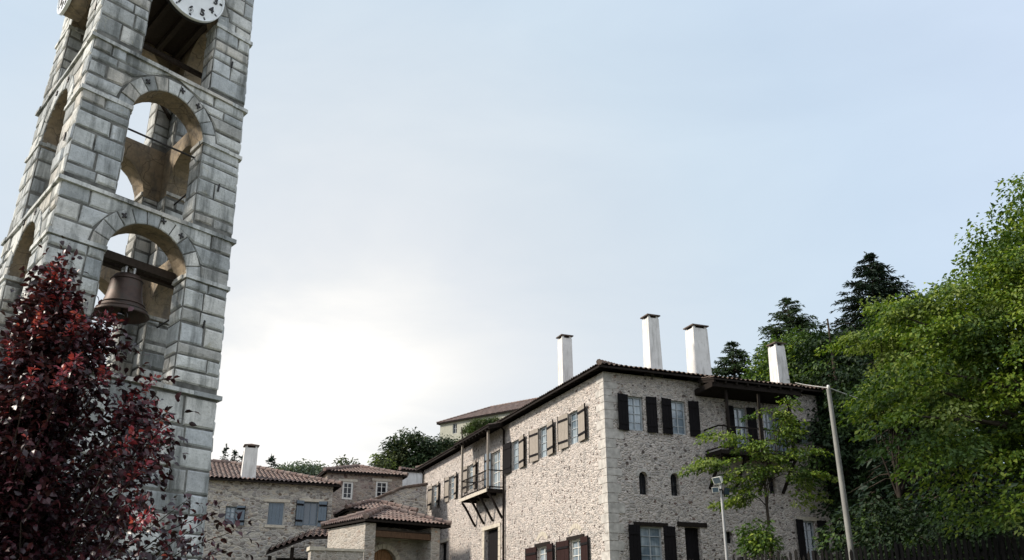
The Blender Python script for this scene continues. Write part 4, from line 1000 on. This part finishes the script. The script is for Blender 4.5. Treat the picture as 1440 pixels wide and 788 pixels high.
# --- red-leaved plum close to the camera
def red_tree():
    b = V((-4.05, 7.3, gz(-4.05, 7.3)))
    t = thing('plum_tree', b, 'purple-leaved plum tree with bright red shoot tips in front of the bell tower', 'tree')
    mb = MB(); tr = [b-UP*.3, b+V((.05, 0, .7)), b+V((.0, .05, 1.5)), b+V((.03, 0, 2.4)), b+V((.08, -.1, 3.2)), b+V((.12, -.15, 3.9))]
    mb.tube(tr, [.10, .085, .07, .05, .03, .012], 8)
    A = {0: ([], [], []), 1: ([], [], [])}
    tips = []
    # (target pixel, Y) for the shoots that stand out; the rest fill the crown volume
    for px, py, Y in ((84, 362, 7.0), (62, 400, 7.2), (100, 425, 7.0), (30, 455, 7.1), (70, 385, 7.1), (92, 395, 6.9), (108, 440, 6.8), (48, 425, 7.2), (155, 440, 6.9), (140, 470, 7.0), (120, 455, 7.3), (60, 440, 6.8), (15, 480, 6.7), (217, 532, 6.9), (232, 600, 6.8), (205, 580, 7.2), (180, 560, 6.9), (150, 520, 6.8), (110, 500, 6.7), (90, 520, 6.5),
                      (75, 372, 7.05), (88, 380, 6.95), (66, 415, 6.9), (118, 448, 6.8), (165, 452, 7.0), (150, 480, 7.1), (228, 620, 7.0), (236, 580, 7.1), (215, 560, 7.0), (205, 650, 6.6), (225, 640, 7.0), (190, 610, 6.6), (215, 720, 6.4), (200, 700, 6.8), (45, 520, 6.5)): tips.append((at(px, py, Y), 1))
    for px, py, Y in ((322, 770, 6.8), (300, 720, 7.0), (335, 745, 7.2), (285, 735, 6.7), (255, 750, 6.9), (240, 770, 6.6), (310, 790, 6.9), (268, 700, 7.1), (345, 800, 7.0), (270, 800, 6.7)): tips.append((at(px, py, Y), 2))
    for i in range(310):
        u = random.random(); z = 1.2+3.2*u**1.25; R = float(np.interp(z, [1.2, 2.1, 3.1, 3.7, 4.2, 4.5], [1.36, 1.22, .86, .52, .20, .06]))*math.sqrt(random.random())
        a = random.uniform(0, 2*PI); tips.append((V((b.x+.08*u+R*math.cos(a), b.y+R*math.sin(a)*.9, z)), 0))
    for tip, kind in tips:
        h = max(.5, min(3.6, (tip.z-b.z)*random.uniform(.42, .7))); i = min(4, int(h/.8)); s = b.lerp(tr[-1], 0)+V((0, 0, 0))
        zz = b.z+h; k = 0
        while k < len(tr)-2 and tr[k+1].z < zz: k += 1
        s = tr[k].lerp(tr[k+1], max(0, min(1, (zz-tr[k].z)/(tr[k+1].z-tr[k].z))))
        m1 = s.lerp(tip, .45)+V((random.uniform(-.1, .1), random.uniform(-.1, .1), random.uniform(-.12, .06))); m2 = s.lerp(tip, .8)+V((random.uniform(-.05, .05), random.uniform(-.05, .05), .02))
        path = [s, m1, m2, tip]; L = (tip-s).length
        mb.tube(path, [.011, .007, .0045, .002], 5, cap=False)
        pa = [np.array(p) for p in path]
        n = int(random.uniform(46, 66)*(.55+.45*L)) if kind != 2 else int(17*(.55+.45*L))
        lo = .18 if kind != 2 else .55
        u = lo+(1-lo)*rng.random(n)
        if kind == 1: u = np.concatenate([u, .70+.30*rng.random(46)])
        for q in u:
            f = q*3; i = min(2, int(f)); p = pa[i]*(1-(f-i))+pa[i+1]*(f-i); ax = unit(pa[i+1]-pa[i])
            d = unit(rng.normal(size=3)); d = unit(d-ax*d.dot(ax)*.7+ax*.45); sp = .11*(1.15-q)+.015
            red = (kind == 1 and q > .8 and random.random() < .8) or (kind == 0 and q > .9 and tip.z > 2.6 and random.random() < .3) or (kind == 2 and random.random() < .22)
            A[1 if red else 0][0].append(p+d*sp*random.random()); A[1 if red else 0][1].append(d+np.array([0, 0, -.25])); A[1 if red else 0][2].append(unit(np.array([0, 0, 1.0])+rng.normal(size=3)*.6))
            # side twiglet
            if not red and random.random() < .55:
                for _ in range(3):
                    dd = unit(d+rng.normal(size=3)*.6); A[0][0].append(p+d*(.08+.16*random.random())); A[0][1].append(dd+np.array([0, 0, -.2])); A[0][2].append(unit(np.array([0, 0, 1.0])+rng.normal(size=3)*.6))
    g = []
    for k in (0, 1):
        P, D, Nn = (np.array(x) for x in A[k]); n = len(P)
        ln = (.064 if k == 0 else .047)*(.65+.6*rng.random(n)); g.append((P, D, Nn, ln, ln*.58, 'ovate', k))
    leaf_mesh('crown', g, [M['red_leaf'], M['red_tip']], t); mb.build('trunk', M['bark'], t)
red_tree()
# --- trees on the right
broadleaf('lime_tree', 'tall bright green broadleaf tree filling the right edge of the view', 'tree', (14.2, 20.5, gz(14.2, 20.5)), 10.2,
          [(13.6, 20.2, 8.4, 2.9, 3.2, 3.2), (11.7, 19.2, 6.6, 2.1, 2.2, 1.9), (14.5, 19.5, 9.8, 2.8, 3.0, 2.5), (13.2, 18.2, 5.6, 2.4, 2.0, 1.4), (11.9, 19.8, 8.6, 1.5, 1.6, 1.3), (15.5, 19, 6.5, 3, 2.5, 2.5), (*at(1275, 545, 19.5), .9, 1.0, .6), (*at(1290, 610, 19), 1.1, 1.0, .6), (*at(1340, 660, 18.5), 1.1, 1.0, .55), (*at(1410, 705, 18), 1.0, 1.0, .5), (*at(1320, 470, 19.5), 1.1, 1.2, 1.0)],
          980, 140, .115, .54, [M['leaf_bright'], M['leaf_mid'], M['leaf_lime']], (.58, .32, .1), tr=.3, limbs=120, inner=.62, flat=.34, droop=.55)
broadleaf('young_ash_tree', 'pale yellow-green flowering tree standing in front of the tall dark fir', 'tree', foot(1262, 700, 27), 9.0,
          [(*at(1278, 470, 27), 1.1, 1.3, 1.0), (*at(1215, 482, 26.5), .9, .8, .3), (*at(1232, 440, 27), .5, .5, .45), (*at(1250, 560, 26.5), 1.2, 1.3, .55), (*at(1290, 540, 26.5), 1.5, 1.5, 1.3)],
          190, 115, .12, .46, [M['leaf_lime'], M['leaf_bright'], M['leaf_mid']], (.45, .4, .15), tr=.11, bark='bark_dark', limbs=30, inner=.4, flat=.3, droop=.45)
conifer('fir_tree', 'tallest dark fir with a pointed top, behind the pale yellow-green tree', *fir_at(1220, 352, 42), 5.9, M['needle'], 66, 16, 60, .25, .22, power=.55, cone=.72, wd=.085)
conifer('fir_tree', 'medium fir with a pale green pointed top, behind the right-hand chimney', *fir_at(1105, 415, 50), 5.2, M['needle_lt'], 62, 15, 54, .26, .2, power=.56, cone=.8, wd=.085)
conifer('fir_tree', 'smallest fir top showing just above the roof, right of the broad chimney', *fir_at(1028, 478, 52), 4.9, M['needle_lt'], 60, 15, 54, .26, .2, power=.56, cone=.8, wd=.085)
broadleaf('acacia_tree', 'feathery mid-green tree just behind the right-hand white chimney', 'tree', foot(1118, 700, 46), 12.5,
          [(*at(1112, 500, 46), 1.5, 1.6, 1.3), (*at(1142, 510, 45.5), 1.3, 1.5, 1.6), (*at(1086, 525, 46), .7, 1.0, .6), (*at(1120, 545, 46), 2.6, 2.2, 2.0)],
          210, 70, .22, .75, [M['leaf_mid'], M['leaf_bright']], (.75, .25), tr=.2, limbs=60, inner=.35, flat=.55)
broadleaf('yew_tree', 'dense dark evergreen at the right end of the big house', 'tree', foot(1190, 700, 38), 13.5,
          [(*at(1178, 500, 39), 1.5, 1.6, 1.6), (*at(1200, 560, 38), 1.8, 1.8, 2.4), (*at(1195, 650, 37), 1.7, 1.8, 2.6)],
          260, 75, .2, .7, [M['leaf_dark'], M['leaf_mid']], (.85, .15), tr=.25, limbs=50, inner=.3, flat=.55)
for i, (px, Y, hh, rr, lab) in enumerate(((1290, 31, 10, 3.6, 'broad dark fir whose low boughs fill the shade right of the utility pole'), (1400, 27, 8.3, 3.6, 'dark fir in the deep shade under the big broadleaf tree'), (1480, 36, 10.5, 4, 'dark fir behind the big broadleaf tree at the right edge'))):
    conifer('fir_tree', lab, foot(px, 700, Y), hh, rr, M['needle'], 30, 10, 24, .40, .35, z0=.03, power=.7)
for px, Y, rx, lab in ((1235, 25, 1.7, 'dark leafy shrub behind the picket fence beside the utility pole'), (1330, 23.5, 1.9, 'dark leafy shrub behind the middle of the picket fence'), (1425, 22.5, 1.9, 'dark leafy shrub behind the right end of the picket fence')):
    f0 = foot(px, 740, Y); broadleaf('shrub', lab, 'shrub', f0, 2.6, [(f0.x, f0.y, f0.z+1.4, rx, 1.3, 1.35)], 75, 60, .14, .5, [M['leaf_dark'], M['leaf_mid']], (.9, .1), tr=.05, limbs=25, inner=.3, flat=.6)
# --- slim young tree before the right facade
Yt = 28.5
broadleaf('young_locust_tree', 'slim young locust tree with layered yellow-green sprays in front of the shaded house wall', 'tree', foot(1079, 740, Yt), 7.2,
          [(*at(1000, 655, Yt), .95, .6, .28), (*at(1045, 668, Yt-.3), .8, .6, .3), (*at(1020, 615, Yt), .75, .5, .25), (*at(1060, 632, Yt), .6, .5, .35), (*at(1104, 605, Yt), .34, .4, .95), (*at(1106, 590, Yt), .3, .35, .8), (*at(1050, 690, Yt), .4, .4, .3), (*at(1112, 570, Yt), .22, .25, .25), (*at(1138, 672, Yt), .75, .6, .35), (*at(1140, 700, Yt), .5, .5, .4), (*at(1062, 585, Yt), .25, .25, .35), (*at(1130, 640, Yt), .7, .5, .25), (*at(1040, 706, Yt), .8, .5, .2), (*at(1095, 650, Yt-.2), .6, .5, .4)],
          165, 44, .115, .29, [M['leaf_bright'], M['leaf_lime'], M['leaf_mid']], (.5, .2, .3), tr=.07, limbs=16, inner=.25, flat=.28, droop=.4, lo=.40)
f0 = foot(1068, 760, 27.5)
broadleaf('shrub', 'leafy green shrub at the foot of the slim young tree', 'shrub', f0, 2.2, [(f0.x, f0.y, at(1066, 762, 27.5).z, .65, .5, .55), (f0.x+.3, f0.y, f0.z+.9, .6, .5, .6)], 40, 50, .14, .36, [M['leaf_bright'], M['leaf_mid']], (.4, .6), tr=.04, limbs=20, inner=.2, flat=.6)
# --- trees on the hill behind the left-hand houses
broadleaf('holm_oak', 'rounded dark green oak on the hill above the brown stone house', 'tree', foot(585, 640, 75), 8.5,
          [(*at(582, 640, 75), 2.3, 2.2, 1.9), (*at(560, 652, 75), 1.6, 1.5, 1.2), (*at(605, 650, 74), 1.6, 1.6, 1.6), (*at(620, 640, 76), 1.2, 1.5, 1.6)], 190, 80, .26, .8, [M['leaf_dark'], M['leaf_olive']], (.6, .4), tr=.25, limbs=40, inner=.5, flat=.6)
broadleaf('holm_oak', 'dark green oak nearest the pale house on the hill, partly behind the eaves', 'tree', foot(650, 640, 80), 9,
          [(*at(648, 638, 80), 2.2, 2.0, .9), (*at(676, 640, 80), 2.0, 2, 1.0), (*at(622, 648, 79), 1.8, 1.8, 1.5)], 170, 80, .26, .8, [M['leaf_dark'], M['leaf_olive']], (.6, .4), tr=.25, limbs=40, inner=.5, flat=.6)
broadleaf('shrub', 'bushy green tree crown hiding part of the pale house on the hill', 'tree', foot(678, 600, 91), 3.5,
          [(*at(680, 598, 91), 1.6, 1.2, .5), (*at(664, 606, 91), 1.0, 1.0, .4), (*at(700, 594, 91), 1.0, 1.0, .45)], 110, 60, .2, .45, [M['leaf_olive'], M['leaf_mid']], (.6, .4), tr=.12, limbs=30, inner=.4, flat=.6)
broadleaf('sapling', 'thin see-through sapling at the left foot of the rounded oak', 'tree', foot(540, 660, 66), 6.4, [(*at(540, 652, 66), .6, .5, .55), (*at(528, 645, 66), .3, .3, .35)], 16, 26, .2, .35, [M['leaf_lime'], M['leaf_olive']], (.5, .5), tr=.06, limbs=16, inner=.2, flat=.6)
broadleaf('sapling', 'sparse twiggy sapling showing above the left corner of the brown house roof', 'tree', foot(484, 665, 68), 6.6, [(*at(484, 651, 68), .85, .6, .4)], 14, 22, .2, .35, [M['leaf_olive']], (1.0,), tr=.06, limbs=14, inner=.2, flat=.6)
for px, py, Y, r, lab in ((312, 628, 70, .55, 'slim dark cypress right beside the bell tower'), (326, 634, 71, .6, 'slim dark cypress just left of the cottage chimney')):
    p = at(px, py, Y); b = foot(px, 680, Y); conifer('cypress', lab, b, p.z-b.z, r*1.8, M['needle'], 34, 9, 16, .3, -.9, z0=.05, power=.55, group='cypresses behind the cottage')
for px, py, Y, r, lab in ((336, 640, 66, 2.0, 'dark pine behind the cottage chimney'), (378, 644, 68, 1.9, 'dark pine just right of the cottage chimney')):
    p = at(px, py, Y); b = foot(px, 690, Y); conifer('pine_tree', lab, b, p.z-b.z, r, M['needle'], 26, 9, 18, .36, .1, power=.5)
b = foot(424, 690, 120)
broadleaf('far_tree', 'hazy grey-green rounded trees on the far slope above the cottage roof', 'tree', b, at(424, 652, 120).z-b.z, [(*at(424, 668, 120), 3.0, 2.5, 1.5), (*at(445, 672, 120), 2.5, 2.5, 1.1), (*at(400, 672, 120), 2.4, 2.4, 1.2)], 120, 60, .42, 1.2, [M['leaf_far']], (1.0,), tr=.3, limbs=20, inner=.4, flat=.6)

# ------------------------------------------------------------------ poles, cable, fence
pt = at(1165, 547, 24); g0 = gz(pt.x, pt.y)
pole = thing('utility_pole', (pt.x+.02, pt.y, g0), 'pale round wooden utility pole standing by the fence right of the big house', 'pole')
mb = MB(); mb.tube([V((pt.x+.03, pt.y, g0-.3)), V((pt.x+.02, pt.y, (g0+pt.z)/2)), pt], [.085, .075, .058], 12); mb.build('pole_shaft', M['pole'], pole)
mb = MB()
for sx in (0,): mb.lathe(pt+V((sx, 0, -.02)), UP, [(.0, .13), (.03, .12), (.045, .07), (.03, .05), (.04, .0), (0, 0)], 10)
mb.build('insulator', M['lamp_white'], pole)
def sag(a, b, s, n=14): return [a.lerp(b, i/n)-UP*(s*4*(i/n)*(1-i/n)) for i in range(n+1)]
mb = MB(); a = PRh(8.3, 11.26, 1.25); e = at(1252, 574, 26.5); p = pt+V((0, 0, .03))
mb.tube(sag(a, p, .02), .012, 6); mb.tube(sag(p, e, .03)+[at(1370, 622, 34)], .016, 6)
props(mb.build('cable', M['cable'], None, p), 'pale overhead cable strung from the big house eaves over the utility pole into the trees', 'cable')
Yl = 26; ptop = at(1014, 690, Yl); g0 = gz(ptop.x, ptop.y)
lamp = thing('floodlight_post', (ptop.x, ptop.y, g0), 'thin pale lamp post carrying three floodlights in front of the shaded house wall', 'lamp post')
mb = MB(); mb.tube([V((ptop.x, ptop.y, g0-.3)), ptop+UP*.28], [.05, .036], 10); mb.build('post', M['metal'], lamp)
def flood(c, d, w, h, mat):
    mb = MB(); d = V(d).normalized(); x = d.cross(UP).normalized(); y = x.cross(d)
    o = [c+x*(sx*w*k)+y*(sy*h*k)+d*q for k, q in ((.5, 0), (.34, -.14)) for sx, sy in ((-1, -1), (1, -1), (1, 1), (-1, 1))]
    mb.add(o, [(0, 1, 2, 3), (7, 6, 5, 4), (0, 4, 5, 1), (1, 5, 6, 2), (2, 6, 7, 3), (3, 7, 4, 0)], 0)
    q = [p+d*.004+(c-p)*.12 for p in o[:4]]; mb.add(q, [(0, 1, 2, 3)], 1); mb.bar(c-d*.1, c-d*.1-UP*h*.8, .03, .03)
    mb.build('floodlight', [mat, M['pane_blue']], lamp)
flood(at(1008, 676, Yl-.1), (-.7, -.5, -.45), .30, .2, M['lamp_white']); flood(at(1006, 689, Yl-.12), (-.5, -.8, -.2), .2, .15, M['lamp_white']); flood(at(1022, 691, Yl-.05), (.6, -.7, -.2), .26, .2, M['iron'])
mb = MB(); mb.bar(ptop+V((-.16, -.03, .02)), ptop+V((.2, -.03, .02)), .04, .04); mb.build('crossarm', M['iron'], lamp)
# picket fence
fa, fb = V((4.6, 26.2, 0)), V((12.6, 15.2, 0)); fd = (fb-fa).normalized(); fl = (fb-fa).length
fence = thing('picket_fence', (fa.x, fa.y, gz(fa.x, fa.y)), 'dark wooden picket fence running along the bottom right of the view', 'fence')
mb = MB(); mr = MB(); fn = V((-fd.y, fd.x, 0)); n = int(fl/.13)
for i in range(n):
    p = fa+fd*(i*.13); g = gz(p.x, p.y); zt = 3.36+.05*math.sin(i*1.7)+random.uniform(-.05, .06); w = random.uniform(.065, .08)
    tilt = fd*random.uniform(-.02, .02)
    vs = [p+UP*(g+.03), p+fd*w+UP*(g+.03), p+fd*w+tilt+UP*zt, p+fd*w*.5+tilt+UP*(zt+.07), p+tilt+UP*zt]
    mb.add(vs+[v+fn*.022 for v in vs], [(0, 1, 2, 3, 4), (9, 8, 7, 6, 5)]+[(j, 5+j, 5+(j+1) % 5, (j+1) % 5) for j in range(5)])
mb.build('picket_panel', M['fence_wood'], fence)
for dz in (-.25, -.95): mr.bar(fa+fn*.05+UP*(3.36+dz), fb+fn*.05+UP*(3.36+dz), .05, .08)
mr.build('rail', M['fence_wood'], fence)
for i in range(7):
    p = fa+fd*(fl*i/6)+fn*.13; mb = MB(); mb.bar(p+UP*(gz(p.x, p.y)-.2), p+UP*3.46, .1, .1); mb.build('post', M['fence_wood'], fence)

# ------------------------------------------------------------------ sky, sun, camera
SUN_AZ, SUN_EL = math.radians(-94), math.radians(34)
sd = V((math.sin(SUN_AZ)*math.cos(SUN_EL), math.cos(SUN_AZ)*math.cos(SUN_EL), math.sin(SUN_EL)))
w = bpy.data.worlds.new('World'); bpy.context.scene.world = w; w.use_nodes = True
nt = w.node_tree; nd = nt.nodes; bg = nd['Background']; bg.inputs['Strength'].default_value = 0.104
def N_(t, **k):
    n = nd.new(t)
    for a, b in k.items(): setattr(n, a, b)
    return n
sky = N_('ShaderNodeTexSky', sky_type='NISHITA', sun_disc=False, sun_elevation=SUN_EL, sun_rotation=SUN_AZ, air_density=1.0, dust_density=1.5, ozone_density=1.0)
tc = N_('ShaderNodeTexCoord')
def vmath(op, a, b):
    m = N_('ShaderNodeVectorMath', operation=op)
    for s, v in zip(m.inputs, (a, b)):
        if isinstance(v, bpy.types.NodeSocket): nt.links.new(v, s)
        else: s.default_value = v
    return m
def wm_(op, a, b=0.0, c=False):
    m = N_('ShaderNodeMath', operation=op, use_clamp=c)
    for s, v in zip(m.inputs, (a, b)):
        if isinstance(v, bpy.types.NodeSocket): nt.links.new(v, s)
        else: s.default_value = v
    return m.outputs[0]
def wramp(f, stops):
    r = N_('ShaderNodeValToRGB'); e = r.color_ramp.elements
    while len(e) < len(stops): e.new(.5)
    for el, (p, c) in zip(e, stops): el.position = p; el.color = (*c, 1) if hasattr(c, '__len__') else (c, c, c, 1)
    nt.links.new(f, r.inputs[0]); return r.outputs[0]
def wmix(f, a, b):
    m = N_('ShaderNodeMix', data_type='RGBA')
    for s, v in ((m.inputs[0], f), (m.inputs[6], a), (m.inputs[7], b)):
        if isinstance(v, bpy.types.NodeSocket): nt.links.new(v, s)
        else: s.default_value = (*v, 1) if hasattr(v, '__len__') else v
    return m.outputs[2]
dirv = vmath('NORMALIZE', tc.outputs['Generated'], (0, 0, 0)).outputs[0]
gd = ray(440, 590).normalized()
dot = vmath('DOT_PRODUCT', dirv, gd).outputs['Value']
mp = N_('ShaderNodeMapping'); mp.inputs['Scale'].default_value = (1.0, 1.0, 2.6); nt.links.new(dirv, mp.inputs[0])
nz = N_('ShaderNodeTexNoise'); nz.inputs['Scale'].default_value = 2.2; nz.inputs['Detail'].default_value = 7; nz.inputs['Roughness'].default_value = .55; nz.inputs['Distortion'].default_value = .4
nt.links.new(mp.outputs[0], nz.inputs['Vector'])
nf = nz.outputs['Fac']
# thin veil of high cloud over the clear sky; brighter where the low sun is behind it, and raised behind the camera to fill the facing walls
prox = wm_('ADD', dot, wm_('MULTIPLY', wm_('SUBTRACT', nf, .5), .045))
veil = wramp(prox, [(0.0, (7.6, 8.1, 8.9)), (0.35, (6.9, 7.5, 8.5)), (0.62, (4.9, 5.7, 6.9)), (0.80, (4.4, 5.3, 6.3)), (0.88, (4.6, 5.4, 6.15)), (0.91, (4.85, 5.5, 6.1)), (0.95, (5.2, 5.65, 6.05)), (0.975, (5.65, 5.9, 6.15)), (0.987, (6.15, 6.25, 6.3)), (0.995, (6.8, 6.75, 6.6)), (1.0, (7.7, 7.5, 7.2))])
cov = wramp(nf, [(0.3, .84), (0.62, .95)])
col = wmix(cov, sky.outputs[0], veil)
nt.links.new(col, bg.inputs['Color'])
su = bpy.data.lights.new('sun', 'SUN'); su.energy = 4.0; su.angle = math.radians(8); su.color = (1.0, .90, .78)
so = bpy.data.objects.new('sun', su); C.objects.link(so); so.rotation_euler = sd.to_track_quat('Z', 'Y').to_euler(); so.location = (0, 0, 60)
cam = bpy.data.cameras.new('camera'); cam.sensor_width = 36; cam.lens = 36*F/1440; cam.clip_end = 8000; cam.clip_start = .05
co = bpy.data.objects.new('camera', cam); C.objects.link(co); co.location = (0, 0, EYE); co.rotation_euler = (PI/2+TH, 0, 0)
plural = {'fir_tree': 'dark and pale firs behind the big house and fence', 'shrub': 'leafy shrubs', 'holm_oak': 'oaks on the hill', 'sapling': 'thin saplings behind the cottages', 'stone_cottage': 'stone cottages left of the big house', 'pine_tree': 'pines behind the cottage', 'cypress': 'cypresses behind the cottage'}
for o in C.objects:
    k = o.name.split('.')[0]
    if o.parent is None and k in plural: o['group'] = plural[k]
sc = bpy.context.scene; sc.camera = co
sc.view_settings.view_transform = 'Standard'; sc.view_settings.look = 'None'; sc.view_settings.exposure = 0.5; sc.view_settings.gamma = 1
sc.view_settings.use_curve_mapping = False
sc.render.resolution_x = 1024; sc.render.resolution_y = 560
sc.cycles.max_bounces = 6
